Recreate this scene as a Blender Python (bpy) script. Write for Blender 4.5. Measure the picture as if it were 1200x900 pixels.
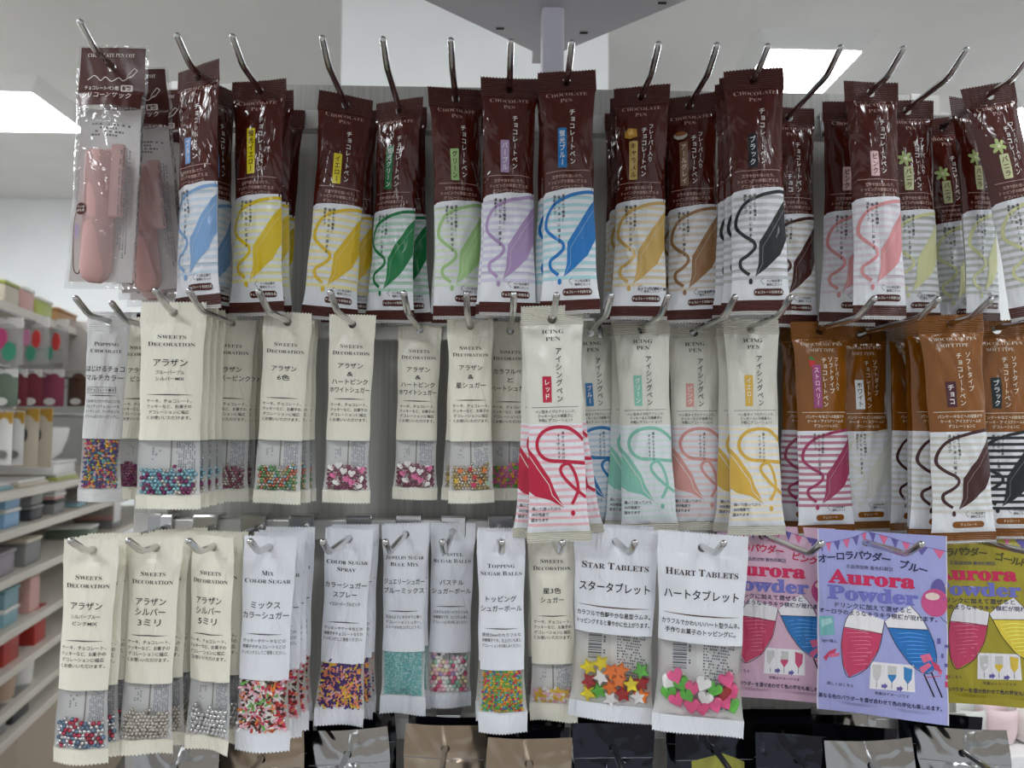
import bpy, bmesh, math, random
from mathutils import Matrix, Vector
from bisect import bisect_right

# ------------------------------------------------------------------ scene, camera, light
for o in list(bpy.data.objects): bpy.data.objects.remove(o)
SC = bpy.context.scene
COL = SC.collection
F = 906.0
EYE = Vector((0, 0, 1.55))
R = math.radians
CAMROT = Matrix.Rotation(R(-1.26), 3, 'Z') @ Matrix.Rotation(R(90 + 3.47), 3, 'X') @ Matrix.Rotation(R(0.4), 3, 'Z')
cam_d = bpy.data.cameras.new('camera'); cam = bpy.data.objects.new('camera', cam_d); COL.objects.link(cam)
cam_d.sensor_width = 36; cam_d.lens = 36 * F / 1200; cam_d.clip_start = .02
cam_d.dof.use_dof = True; cam_d.dof.focus_distance = .67; cam_d.dof.aperture_fstop = 8.5
cam.matrix_world = Matrix.Translation(EYE) @ CAMROT.to_4x4()
SC.camera = cam
SC.view_settings.view_transform = 'Standard'; SC.view_settings.look = 'None'
SC.view_settings.gamma = 1; SC.view_settings.use_curve_mapping = False
SC.view_settings.exposure = 0.1
W_ = bpy.data.worlds.new('world'); SC.world = W_; W_.use_nodes = True
W_.node_tree.nodes['Background'].inputs[0].default_value = (.93, .97, 1, 1)
W_.node_tree.nodes['Background'].inputs[1].default_value = .56
PANEL_EMIT = 17.0      # brightness of the ceiling light panels (built below)

def at(px, py, Y):
    v = CAMROT @ Vector(((px - 600) / F, (450 - py) / F, -1))
    return EYE + v * (Y / v.y)
def at_z(px, py, z):
    v = CAMROT @ Vector(((px - 600) / F, (450 - py) / F, -1))
    return EYE + v * ((z - EYE.z) / v.z)

# ------------------------------------------------------------------ materials
def lin(c):
    c = c / 255
    return c / 12.92 if c <= .04045 else ((c + .055) / 1.055) ** 2.4
def rgb(c): return (lin(c[0]), lin(c[1]), lin(c[2]), 1)
MATS = {}
def mat(name, col, rough=.5, metal=0, bump=0, bscale=60, stretch=(1, 1, 1), crimp=0, emit=0, spec=.5, noise=0, coat=0, wave=None, bdist=.004):
    if name in MATS: return MATS[name]
    m = bpy.data.materials.new(name); m.use_nodes = True
    nt = m.node_tree; p = nt.nodes['Principled BSDF']
    p.inputs['Base Color'].default_value = rgb(col); p.inputs['Roughness'].default_value = rough
    p.inputs['Metallic'].default_value = metal; p.inputs['Specular IOR Level'].default_value = spec
    p.inputs['Coat Weight'].default_value = coat; p.inputs['Coat Roughness'].default_value = .08
    if emit:
        p.inputs['Emission Color'].default_value = rgb(col); p.inputs['Emission Strength'].default_value = emit
    if bump or noise or crimp or wave:
        tc = nt.nodes.new('ShaderNodeTexCoord'); mp = nt.nodes.new('ShaderNodeMapping')
        mp.inputs['Scale'].default_value = stretch
        nt.links.new(tc.outputs['Object'], mp.inputs['Vector'])
        prev = None
        if bump:
            n = nt.nodes.new('ShaderNodeTexNoise'); n.inputs['Scale'].default_value = bscale; n.inputs['Detail'].default_value = 3
            n.inputs['Distortion'].default_value = .6
            nt.links.new(mp.outputs[0], n.inputs['Vector'])
            b = nt.nodes.new('ShaderNodeBump'); b.inputs['Strength'].default_value = bump; b.inputs['Distance'].default_value = bdist
            nt.links.new(n.outputs['Fac'], b.inputs['Height']); prev = b
        if crimp:
            w = nt.nodes.new('ShaderNodeTexWave'); w.bands_direction = 'Z'; w.inputs['Scale'].default_value = 190
            w.inputs['Distortion'].default_value = .4
            nt.links.new(tc.outputs['Object'], w.inputs['Vector'])
            b = nt.nodes.new('ShaderNodeBump'); b.inputs['Strength'].default_value = crimp; b.inputs['Distance'].default_value = .0008
            nt.links.new(w.outputs['Fac'], b.inputs['Height'])
            if prev: nt.links.new(prev.outputs[0], b.inputs['Normal'])
            prev = b
        if prev: nt.links.new(prev.outputs[0], p.inputs['Normal'])
        if noise:
            n = nt.nodes.new('ShaderNodeTexNoise'); n.inputs['Scale'].default_value = bscale; n.inputs['Detail'].default_value = 4
            nt.links.new(mp.outputs[0], n.inputs['Vector'])
            r = nt.nodes.new('ShaderNodeValToRGB')
            r.color_ramp.elements[0].position = .3; r.color_ramp.elements[1].position = .7
            r.color_ramp.elements[0].color = rgb([max(0, c - noise) for c in col]); r.color_ramp.elements[1].color = rgb([min(255, c + noise) for c in col])
            nt.links.new(n.outputs['Fac'], r.inputs[0]); nt.links.new(r.outputs[0], p.inputs['Base Color'])
    MATS[name] = m
    return m
def film(name, col, rough=.24, bump=.35, crimp=0, spec=.5, coat=0):
    return mat(name, col, rough, bump=min(1, bump * 2), bscale=42, stretch=(1.5, 1, .5), crimp=crimp, spec=spec, coat=coat, bdist=.005)
def clear_film(name='clear film', tint=(250, 250, 250), gloss=.13, haze=0.0, rough=.1):
    if name in MATS: return MATS[name]
    m = bpy.data.materials.new(name); m.use_nodes = True; nt = m.node_tree; nt.nodes.clear()
    out = nt.nodes.new('ShaderNodeOutputMaterial'); tr = nt.nodes.new('ShaderNodeBsdfTransparent'); gl = nt.nodes.new('ShaderNodeBsdfGlossy')
    df = nt.nodes.new('ShaderNodeBsdfDiffuse'); df.inputs[0].default_value = (.8, .8, .8, 1)
    tr.inputs[0].default_value = rgb(tint); gl.inputs['Roughness'].default_value = rough
    lw = nt.nodes.new('ShaderNodeLayerWeight'); lw.inputs[0].default_value = .12
    ad = nt.nodes.new('ShaderNodeMath'); ad.operation = 'ADD'; ad.inputs[1].default_value = gloss * .35; ad.use_clamp = True
    tc = nt.nodes.new('ShaderNodeTexCoord'); n = nt.nodes.new('ShaderNodeTexNoise'); n.inputs['Scale'].default_value = 70; n.inputs['Distortion'].default_value = 1
    b = nt.nodes.new('ShaderNodeBump'); b.inputs['Strength'].default_value = .6; b.inputs['Distance'].default_value = .004
    nt.links.new(tc.outputs['Object'], n.inputs['Vector']); nt.links.new(n.outputs['Fac'], b.inputs['Height'])
    nt.links.new(b.outputs[0], gl.inputs['Normal']); nt.links.new(b.outputs[0], lw.inputs['Normal'])
    mx0 = nt.nodes.new('ShaderNodeMixShader'); mx0.inputs[0].default_value = haze
    nt.links.new(tr.outputs[0], mx0.inputs[1]); nt.links.new(df.outputs[0], mx0.inputs[2])
    mx = nt.nodes.new('ShaderNodeMixShader')
    nt.links.new(lw.outputs['Fresnel'], ad.inputs[0]); nt.links.new(ad.outputs[0], mx.inputs[0])
    nt.links.new(mx0.outputs[0], mx.inputs[1]); nt.links.new(gl.outputs[0], mx.inputs[2])
    nt.links.new(mx.outputs[0], out.inputs[0])
    MATS[name] = m
    return m
def ink(col, rough=.26): return film('ink %d %d %d' % tuple(col), col, rough)

# ------------------------------------------------------------------ object helpers
def tag(o, label=None, cat=None, group=None, kind=None):
    if label: o['label'] = label
    if cat: o['category'] = cat
    if group: o['group'] = group
    if kind: o['kind'] = kind
    return o
def link(name, me, parent=None):
    o = bpy.data.objects.new(name, me); COL.objects.link(o)
    if parent: o.parent = parent
    return o
def empty(name, loc, rot=(0, 0, 0)):
    o = bpy.data.objects.new(name, None); COL.objects.link(o); o.location = loc; o.rotation_euler = rot
    o.empty_display_size = .01
    return o
class MB:
    def __init__(s): s.v = []; s.f = []; s.m = []; s.mats = []
    def mi(s, m):
        if m not in s.mats: s.mats.append(m)
        return s.mats.index(m)
    def add(s, vs, fs, m):
        o = len(s.v); k = s.mi(m); s.v += [tuple(v) for v in vs]
        for f in fs: s.f.append([i + o for i in f]); s.m.append(k)
    def box(s, c, d, m, rot=None, bev=0):
        x, y, z = [q / 2 for q in d]
        if bev:
            bm = bmesh.new(); bmesh.ops.create_cube(bm, size=1)
            bmesh.ops.scale(bm, vec=d, verts=bm.verts)
            bmesh.ops.bevel(bm, geom=bm.edges[:], offset=bev, segments=2, affect='EDGES', profile=.5)
            vs = [v.co.copy() for v in bm.verts]; fs = [[v.index for v in f.verts] for f in bm.faces]; bm.free()
        else:
            vs = [Vector((a * x, b * y, e * z)) for a in (-1, 1) for b in (-1, 1) for e in (-1, 1)]
            fs = [(0, 1, 3, 2), (4, 6, 7, 5), (0, 4, 5, 1), (2, 3, 7, 6), (0, 2, 6, 4), (1, 5, 7, 3)]
        if rot: vs = [rot @ v for v in vs]
        s.add([Vector(c) + v for v in vs], fs, m)
    def tube(s, pts, r, m, n=12, cap=True):
        pts = [Vector(p) for p in pts]; rings = []
        for i, p in enumerate(pts):
            a = (pts[min(i + 1, len(pts) - 1)] - pts[max(i - 1, 0)]).normalized()
            u = a.cross(Vector((1, 0, 0)))
            if u.length < .1: u = a.cross(Vector((0, 0, 1)))
            u.normalize(); w = a.cross(u)
            rr = r[i] if isinstance(r, (list, tuple)) else r
            rings.append([p + (u * math.cos(2 * math.pi * k / n) + w * math.sin(2 * math.pi * k / n)) * rr for k in range(n)])
        vs = [q for g in rings for q in g]; fs = []
        for i in range(len(rings) - 1):
            for k in range(n): fs.append((i * n + k, i * n + (k + 1) % n, (i + 1) * n + (k + 1) % n, (i + 1) * n + k))
        if cap: fs += [tuple(range(n))[::-1], tuple(range((len(rings) - 1) * n, len(rings) * n))]
        s.add(vs, fs, m)
    def lathe(s, prof, m, n=24, c=(0, 0, 0)):
        vs = []; fs = []; k = len(prof)
        for j in range(n):
            a = 2 * math.pi * j / n
            for (r, z) in prof: vs.append((c[0] + r * math.cos(a), c[1] + r * math.sin(a), c[2] + z))
        for j in range(n):
            for i in range(k - 1): fs.append((j * k + i, ((j + 1) % n) * k + i, ((j + 1) % n) * k + i + 1, j * k + i + 1))
        s.add(vs, fs, m)
    def mesh(s, name, smooth=False, angle=None):
        me = bpy.data.meshes.new(name); me.from_pydata(s.v, [], s.f)
        for m in s.mats: me.materials.append(m)
        me.polygons.foreach_set('material_index', s.m)
        if smooth: me.polygons.foreach_set('use_smooth', [True] * len(s.f))
        me.update()
        if angle: me.set_sharp_from_angle(angle=R(angle))
        return me
    def build(s, name, parent=None, smooth=False, angle=None): return link(name, s.mesh(name, smooth, angle), parent)

def catmull(pts, n=8):
    P = [pts[0]] + list(pts) + [pts[-1]]; out = []
    for i in range(1, len(P) - 2):
        p0, p1, p2, p3 = P[i - 1], P[i], P[i + 1], P[i + 2]
        for k in range(n):
            t = k / n
            out.append(tuple(.5 * (2 * b + (c - a) * t + (2 * a - 5 * b + 4 * c - d) * t * t + (3 * b - a - 3 * c + d) * t ** 3)
                             for a, b, c, d in zip(p0, p1, p2, p3)))
    out.append(tuple(pts[-1]))
    return out

# ------------------------------------------------------------------ lettering
TXT = {}
def glyphs(s, off=0.0, res=2):
    k = (s, off, res)
    if k not in TXT:
        c = bpy.data.curves.new('t', 'FONT'); c.body = s; c.size = 1; c.offset = off; c.resolution_u = res
        o = bpy.data.objects.new('t', c)
        me = bpy.data.meshes.new_from_object(o)
        vs = [(v.co.x, v.co.y) for v in me.vertices]; fs = [tuple(p.vertices) for p in me.polygons]
        bpy.data.objects.remove(o); bpy.data.curves.remove(c); bpy.data.meshes.remove(me)
        TXT[k] = (vs, fs)
    return TXT[k]
def serif(s): return ''.join(chr(0x1D400 + ord(c) - 65) if 'A' <= c <= 'Z' else chr(0x1D41A + ord(c) - 97) if 'a' <= c <= 'z' else c for c in s)

class Art:
    """flat print in millimetres: x from the middle of the packet, d down from its top edge"""
    def __init__(s): s.g = 'artwork'; s.fills = {}; s.texts = {}; s.order = []
    def fill(s, poly, m, layer=1):
        s.fills.setdefault(s.g, []).append((poly, m, layer))
        if s.g not in s.order: s.order.append(s.g)
    def rect(s, x0, x1, d0, d1, m, layer=1): s.fill([(x0, d0), (x1, d0), (x1, d1), (x0, d1)], m, layer)
    def rrect(s, x0, x1, d0, d1, r, m, layer=1):
        p = []
        for cx, cy, a in ((x1 - r, d0 + r, -90), (x1 - r, d1 - r, 0), (x0 + r, d1 - r, 90), (x0 + r, d0 + r, 180)):
            for k in range(4): p.append((cx + r * math.cos(R(a + k * 30)), cy + r * math.sin(R(a + k * 30))))
        s.fill(p, m, layer)
    def ell(s, x, d, a, b, m, layer=1, n=18, rot=0):
        s.fill([(x + a * math.cos(t) * math.cos(rot) - b * math.sin(t) * math.sin(rot), d + a * math.cos(t) * math.sin(rot) + b * math.sin(t) * math.cos(rot))
                for t in [2 * math.pi * k / n for k in range(n)]], m, layer)
    def line(s, pts, w, m, layer=1, smooth=False, taper=False):
        if smooth: pts = catmull(pts, 7)
        L = []; Rr = []
        for i, p in enumerate(pts):
            a = pts[max(0, i - 1)]; b = pts[min(len(pts) - 1, i + 1)]
            dx, dy = b[0] - a[0], b[1] - a[1]; l = math.hypot(dx, dy) or 1
            ww = w / 2
            if taper: ww *= .15 + .85 * math.sin(math.pi * i / (len(pts) - 1))
            L.append((p[0] - dy / l * ww, p[1] + dx / l * ww)); Rr.append((p[0] + dy / l * ww, p[1] - dx / l * ww))
        for i in range(len(pts) - 1): s.fill([L[i], L[i + 1], Rr[i + 1], Rr[i]], m, layer)
    def _put(s, vs, fs, m, layer):
        s.texts.setdefault(s.g, []).append(([(x, d, layer) for x, d in vs], fs, m))
        if s.g not in s.order: s.order.append(s.g)
    def text(s, t, x, d, size, m, align='c', width=None, bold=.012, layer=4, ser=False, rot=0, small_caps=False):
        """one line; d is the middle of the letters"""
        if ser and small_caps:
            vs = []; fs = []; cx = 0
            for w in t.split(' '):
                for part, sc in ((w[:1], 1.0), (w[1:], .8)):
                    if not part: continue
                    gv, gf = glyphs(serif(part), bold)
                    o = len(vs); mx = max([p[0] for p in gv]); mn = min(p[0] for p in gv)
                    vs += [((p[0] - mn) * sc + cx, p[1] * sc) for p in gv]; fs += [[i + o for i in f] for f in gf]
                    cx += (mx - mn) * sc + .06
                cx += .22
        else:
            vs, fs = glyphs(serif(t) if ser else t, bold)
        if not vs: return
        x0 = min(p[0] for p in vs); x1 = max(p[0] for p in vs)
        sx = size if width is None else width / (x1 - x0)
        ox = -(x0 + x1) / 2 if align == 'c' else -x0 if align == 'l' else -x1
        cr, sr = math.cos(rot), math.sin(rot)
        out = []
        for p in vs:
            a = (p[0] + ox) * sx; b = -(p[1] - .36) * size
            out.append((x + a * cr - b * sr, d + a * sr + b * cr))
        s._put(out, fs, m, layer)
    def vtext(s, t, x, d, size, m, pitch=None, bold=.012, layer=4):
        pitch = pitch or size * 1.02
        for i, ch in enumerate(t):
            vs, fs = glyphs(ch, bold)
            if not vs: continue
            cx = .5; cy = .38; out = []
            for p in vs:
                a, b = (p[0] - cx), -(p[1] - cy)
                if ch in 'ー~': a, b = -b, a
                if ch in 'ョッャュ、。': a += .12; b -= .12
                out.append((x + a * size, d + b * size + (i + .5) * pitch))
            s._put(out, fs, m, layer)
    def smalltext(s, x0, x1, d0, d1, m, rows, seed=1, dens=.75, layer=2, vert=False):
        """far too small to read: broken dashes"""
        rn = random.Random(seed); h = (d1 - d0) / rows
        if vert: h = (x1 - x0) / rows
        for r in range(rows):
            a, b = (x0, x1) if not vert else (d0, d1)
            q = a; end = b - (b - a) * (rn.random() * .3)
            while q < end:
                l = rn.uniform(.6, 1.6) * max(h * .5, .5)
                if rn.random() < dens:
                    if vert: s.rect(x0 + r * h + h * .2, x0 + r * h + h * .75, q, min(q + l, b), m, layer)
                    else: s.rect(q, min(q + l, b), d0 + r * h + h * .2, d0 + r * h + h * .75, m, layer)
                q += l + h * .25
    def build(s, bag, g, back=False):
        bm = bmesh.new(); mats = []
        for poly, m, layer in s.fills.get(g, ()):
            if m not in mats: mats.append(m)
            f = bm.faces.new([bm.verts.new((p[0], p[1], layer)) for p in poly]); f.material_index = mats.index(m)
        if bm.verts:
            xs = [v.co.x for v in bm.verts]; dd = [v.co.y for v in bm.verts]
            for ax, lo, hi, o in ((0, min(xs), max(xs), -bag.W / 2), (1, min(dd), max(dd), 0)):
                k = math.floor((lo - o) / bag.cut) + 1
                while o + k * bag.cut < hi:
                    c = [0, 0, 0]; nn = [0, 0, 0]; c[ax] = o + k * bag.cut; nn[ax] = 1
                    bmesh.ops.bisect_plane(bm, geom=bm.verts[:] + bm.edges[:] + bm.faces[:], plane_co=c, plane_no=nn); k += 1
        bm.verts.index_update()
        vs = [tuple(v.co) for v in bm.verts]; fs = [[v.index for v in f.verts] for f in bm.faces]; mi = [f.material_index for f in bm.faces]; bm.free()
        for tv, tf, m in s.texts.get(g, ()):
            if m not in mats: mats.append(m)
            o = len(vs); vs += tv; fs += [[i + o for i in f] for f in tf]; mi += [mats.index(m)] * len(tf)
        me = bpy.data.meshes.new(g)
        me.from_pydata([tuple(bag.on(x, d, back, .26 + .07 * l) * .001) for x, d, l in vs], [], fs)
        for m in mats: me.materials.append(m)
        me.polygons.foreach_set('material_index', mi); me.polygons.foreach_set('use_smooth', [True] * len(fs)); me.update()
        return me

class Bag:
    """pillow pouch in millimetres, local origin at the middle of the hanging hole; front faces -y"""
    def __init__(s, W, H, T, top=16, bot=9, hole=3.6, hx=0, hd=11, a=1.0, b=.5, seed=0, wr=.35, curl=1.2, teeth=2.6, tooth=1.1,
                 zones=(), backzones=None, step=3.2, cut=3.0, narrow=.45, crease=.7):
        s.W, s.H, s.T, s.cut, s.hx, s.hd, s.hole = W, H, T, cut, hx, hd, hole
        rn = random.Random(seed)
        waves = [(rn.uniform(.15, .42) * rn.choice((-1, 1)), rn.uniform(.06, .2) * rn.choice((-1, 1)), rn.uniform(0, 6.3), rn.uniform(.4, 1)) for _ in range(5)]
        ph = [rn.uniform(0, 6.3) for _ in range(6)]
        n = max(10, int(W / teeth)) * 2; s.n = n
        ds = set([0.0, H])
        q = 0.0
        while q < top + 8: ds.add(round(q, 3)); q += 1.7
        while q < H: ds.add(round(q, 3)); q += step
        for z in list(zones) + list(backzones or []): ds.add(z[0]); ds.add(z[1])
        ds.add(H - bot); ds.add(H - bot + 2)
        ds = sorted(d for d in ds if 0 <= d <= H)
        s.ds = [ds[0]]
        for d in ds[1:]:
            if d - s.ds[-1] > .25: s.ds.append(d)
        s.ds[-1] = H
        def P(d):
            u = (d - top) / (H - top - bot)
            return 0 if u <= 0 or u >= 1 else math.sin(math.pi * u ** a) ** b
        s.P = P
        s.fr = []; s.bk = []
        for d in s.ds:
            p = P(d); hw = W / 2 - narrow * T / 2 * p + .35 * math.sin(d * .11 + ph[0])
            rf = []; rb = []
            e0 = max(0, 1 - d / (top * 1.6)); e1 = max(0, 1 - (H - d) / (bot * 3))
            for i in range(n + 1):
                xn = -1 + 2 * i / n; x = xn * W / 2
                w = sum(A * math.sin(kx * x + kd * d + f) for kx, kd, f, A in waves) / 2.2
                m = curl * (e0 * math.sin(xn * 1.7 + ph[1]) + e1 * 1.6 * math.sin(xn * 2.2 + ph[2])) + .5 * math.sin(d * .035 + ph[3])
                prof = max(0, 1 - abs(xn) ** 2.4) ** .75
                t = T / 2 * p * prof + .12
                ct = math.exp(-abs(d - top) / 13) if d > top else 0; cb = math.exp(-abs(H - bot - d) / 13) if d < H - bot else 0
                wf = wr * w * min(1, p * 3 + .35) * prof + crease * prof * (ct * math.sin(xn * 6.5 + ph[4]) + cb * math.sin(xn * 7.5 + ph[5]))
                dd = d
                if d == 0 and i % 2: dd += tooth
                if d == H and i % 2: dd -= tooth
                rf.append(Vector((xn * hw - hx, m - t + min(wf, t * .6), -(dd - hd))))
                rb.append(Vector((xn * hw - hx, m + t - .5 * max(min(wf, t * .6), -t * .6), -(dd - hd))))
            s.fr.append(rf); s.bk.append(rb)
        # hanging hole: drop the faces inside, pull the rim onto a circle
        s.holefaces = set()
        for j in range(len(s.ds) - 1):
            for i in range(n):
                c = (s.fr[j][i] + s.fr[j + 1][i + 1]) / 2
                if math.hypot(c.x, c.z) < hole: s.holefaces.add((j, i))
        rim = set()
        for (j, i) in s.holefaces:
            for q in ((j, i), (j + 1, i), (j, i + 1), (j + 1, i + 1)): rim.add(q)
        for (j, i) in rim:
            nb = [(j - 1, i - 1), (j - 1, i), (j, i - 1), (j, i)]
            if all(q in s.holefaces for q in nb): continue
            for g in (s.fr, s.bk):
                v = g[j][i]; l = math.hypot(v.x, v.z)
                if l > 1e-4: v.x *= hole / l; v.z *= hole / l
        s.zones = zones; s.backzones = backzones or zones
    def on(s, x, d, back=False, e=.2):
        d = min(max(d, 0), s.H - 1e-4); j = min(bisect_right(s.ds, d) - 1, len(s.ds) - 2)
        v = (d - s.ds[j]) / (s.ds[j + 1] - s.ds[j])
        fx = min(max((x / (s.W / 2) + 1) / 2, 0), .99999) * s.n; i = int(fx); u = fx - i
        g = s.bk if back else s.fr
        p = (g[j][i] * (1 - u) + g[j][i + 1] * u) * (1 - v) + (g[j + 1][i] * (1 - u) + g[j + 1][i + 1] * u) * v
        return p + Vector((0, -e, 0))
    def patch(s, name, x0, x1, d0, d1, m, e):
        mb = MB(); n1 = s.n + 1
        mb.v = [tuple((v + Vector((0, -e, 0))) * .001) for r in s.fr for v in r]; k = mb.mi(m)
        for j in range(len(s.ds) - 1):
            if not d0 <= (s.ds[j] + s.ds[j + 1]) / 2 <= d1: continue
            for i in range(s.n):
                x = (-1 + 2 * (i + .5) / s.n) * s.W / 2
                if x0 <= x <= x1 and (j, i) not in s.holefaces: mb.f.append([j * n1 + i, (j + 1) * n1 + i, (j + 1) * n1 + i + 1, j * n1 + i + 1]); mb.m.append(k)
        used = sorted({i for f in mb.f for i in f}); mp = {o: q for q, o in enumerate(used)}
        mb.v = [mb.v[o] for o in used]; mb.f = [[mp[i] for i in f] for f in mb.f]
        return mb.mesh(name, True)
    def mesh(s):
        mb = MB(); n1 = s.n + 1
        def zm(zs, d):
            for z in zs:
                if z[0] <= d < z[1]: return z[2]
            return zs[-1][2]
        nr = len(s.ds)
        vs = [v * .001 for r in s.fr for v in r] + [v * .001 for r in s.bk for v in r]
        mb.v = [tuple(v) for v in vs]
        for back in (0, 1):
            o = back * nr * n1
            for j in range(nr - 1):
                m = mb.mi(zm(s.backzones if back else s.zones, (s.ds[j] + s.ds[j + 1]) / 2))
                for i in range(s.n):
                    if (j, i) in s.holefaces: continue
                    q = [o + j * n1 + i, o + (j + 1) * n1 + i, o + (j + 1) * n1 + i + 1, o + j * n1 + i + 1]
                    mb.f.append(q[::-1] if back else q); mb.m.append(m)
        me = mb.mesh('wrapper', True)
        return me

class Kind:
    """one sort of packet: its meshes, shared by every packet of that sort"""
    def __init__(s, name, bag, art=None, backart=None, extra=(), scale=1.0, tall=1.0):
        s.scale = scale; s.tall = tall
        s.name = name; s.bag = bag; s.parts = [('wrapper', bag.mesh(), None)]
        for a, bk in ((art, False), (backart, True)):
            if not a: continue
            for g in a.order: s.parts.append((g, a.build(bag, g, bk), 'stuff' if g in ('fine_print', 'back_print', 'confetti_print') else None))
        s.parts += list(extra)
    def place(s, loc, yaw=0, roll=0, pitch=0):
        r = empty(s.name, loc, (R(pitch), R(roll), R(yaw))); r.scale = (s.scale, s.scale, s.scale * s.tall)
        for nm, me, kind in s.parts:
            o = link(nm, me, r)
            if kind: o['kind'] = kind
        return r
# ------------------------------------------------------------------ the room
CEIL = 3.0
X0, X1, Y0, Y1 = -3.6, 2.9, -2.4, 4.9
def slab(name, c, d, m, label=None, bev=0):
    b = MB(); b.box((0, 0, 0), d, m, bev=bev); o = b.build(name); o.location = c; o['kind'] = 'structure'
    if label: o['label'] = label
    return o
M_ceil = mat('ceiling paint', (214, 213, 210), .8, noise=3, bscale=3)
M_wall = mat('wall paint', (236, 238, 238), .7, noise=3, bscale=3)
M_floor = mat('floor vinyl', (154, 147, 138), .45, noise=14, bscale=14, stretch=(1, .15, 1))
slab('floor', ((X0 + X1) / 2, (Y0 + Y1) / 2, -.05), (X1 - X0, Y1 - Y0, .1), M_floor, 'brown vinyl shop floor')
slab('ceiling', ((X0 + X1) / 2, (Y0 + Y1) / 2, CEIL + .05), (X1 - X0, Y1 - Y0, .1), M_ceil, 'plain grey shop ceiling')
slab('wall_back', ((X0 + X1) / 2, Y1 + .05, CEIL / 2), (X1 - X0 + .2, .1, CEIL), M_wall, 'white far wall')
slab('wall_left', (X0 - .05, (1.0 + Y1) / 2, CEIL / 2), (.1, Y1 - 1.0, CEIL), M_wall, 'white left wall')
slab('wall_right', (X1 + .05, (2.0 + Y1) / 2, CEIL / 2), (.1, Y1 - 2.0, CEIL), M_wall, 'white right wall')
# white pillar behind the display
pa = at(400, 60, 2.1).x; pb = at(713, 60, 2.1).x
slab('wall_pillar', ((pa + pb) / 2, 2.4, CEIL / 2), (pb - pa, .6, CEIL), M_wall, 'square white pillar behind the display')
# ceiling light panels
M_frame = mat('light frame', (225, 226, 224), .5)
M_emit = mat('light diffuser', (248, 251, 255), .5, emit=PANEL_EMIT)
def light_panel(x, y, w, d, label):
    r = empty('ceiling_light', (x, y, CEIL))
    b = MB(); t = .055; o = .05
    outer = [(-w / 2 - o, -d / 2 - o), (w / 2 + o, -d / 2 - o), (w / 2 + o, d / 2 + o), (-w / 2 - o, d / 2 + o)]
    inner = [(-w / 2, -d / 2), (w / 2, -d / 2), (w / 2, d / 2), (-w / 2, d / 2)]
    vs = [(p[0], p[1], 0) for p in outer] + [(p[0], p[1], -t) for p in inner]
    b.add(vs, [(k, (k + 1) % 4, 4 + (k + 1) % 4, 4 + k) for k in range(4)], M_frame); b.build('frame', r)
    b = MB(); b.box((0, 0, -t), (w - .002, d - .002, .006), M_emit); b.build('diffuser', r)
    tag(r, label, 'ceiling light', 'square ceiling light panels')
pl = at_z(20, 118, CEIL); pr = at_z(918, 88, CEIL)
light_panel(pl.x - .12, pl.y, .62, .42, 'flat square ceiling light beyond the clear sleeve packets')
light_panel(pr.x, pr.y, .34, .62, 'flat square ceiling light beyond the black pen packets')
n = 0
for (x, y) in ((-1.9, .2), (0, .1), (1.75, .2), (-1.0, -1.5), (1.0, -1.5), (-2.6, 1.6)):  # last panel is added out of view to brighten far walls and left shelf
    light_panel(x, y, .62, .62, 'square ceiling light panel over the aisle in front of the display')
for (x, y) in ((-2.95, 3.0), (2.55, 3.5)):  # unseen panels, added to brighten the left and right walls
    light_panel(x, y, .62, .62, 'square ceiling light panel added out of view to brighten the far shop walls')

# ------------------------------------------------------------------ the display panel, bars and hooks
PY = .775
M_panel = mat('grey laminate', (176, 175, 170), .55, noise=13, bscale=26, stretch=(9, 1, .12))
M_steel = mat('shelf steel', (208, 207, 204), .35, metal=.3)
M_chrome = mat('chrome', (205, 205, 205), .16, metal=1)
M_dark = mat('black slot', (14, 14, 15), .6)
pxl = at(157, 600, PY).x; pxr = at(1106, 300, PY).x
ptop = at(640, 104, PY).z
root = empty('gondola_display', ((pxl + pxr) / 2, PY, 0)); tag(root, 'grey streaked laminate gondola panel the packets hang in front of', 'gondola')
wid = pxr - pxl
b = MB(); b.box((0, .012, ptop / 2), (wid, .024, ptop), M_panel); b.build('board', root)
UPX = []
for k, px in enumerate((193, 645, 1085)):
    x = at(px, 590, PY).x - (pxl + pxr) / 2
    UPX.append(x + (pxl + pxr) / 2)
    b = MB(); b.box((x, -.0015, ptop / 2), (.012, .003, ptop), M_steel); up = b.build('upright_strip', root)
    b = MB()
    for j in range(70):
        b.box((x, -.0034, .3 + j * .022), (.004, .001, .012), M_dark)
    b.build('slots', up)
rb = empty('gondola_plinth', ((pxl + pxr) / 2, PY - .19, 0)); tag(rb, 'low steel plinth at the foot of the grey gondola panel', 'plinth')
b = MB(); b.box((0, 0, .09), (wid, .36, .18), M_steel, bev=.004); b.build('body', rb); b = MB(); b.box((0, -.182, .05), (wid - .02, .004, .08), M_dark); b.build('kick_strip', rb)

ROWZ = [at(596, 103, .666).z, at(414, 379, .70).z, at(460, 648, .605).z, at(522, 876, .70).z]
BAR0, BAR1 = .742, .758
ROWN = ['top', 'second', 'third', 'lowest']
for r, z in enumerate(ROWZ):
    rt = empty('hook_bar', ((pxl + pxr) / 2, 0, z)); tag(rt, '%s chrome bar carrying the row of hooks' % ROWN[r], 'bar', 'hook bars across the panel')
    a = UPX[0] - (pxl + pxr) / 2; e = UPX[2] - (pxl + pxr) / 2
    b = MB(); b.box(((a + e) / 2, (BAR0 + BAR1) / 2, 0), (e - a + .03, BAR1 - BAR0, .019), M_steel, bev=.0015); b.build('rail', rt)
    for x in (a, e):
        b = MB(); b.box((x, (BAR1 + PY) / 2, .002), (.02, PY - BAR1 - .0035, .03), M_steel, bev=.001)
        b.box((x, BAR0 - .002, .002), (.026, .004, .026), M_steel, bev=.001); b.build('end_bracket', rt)
WIRE = .0027
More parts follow.
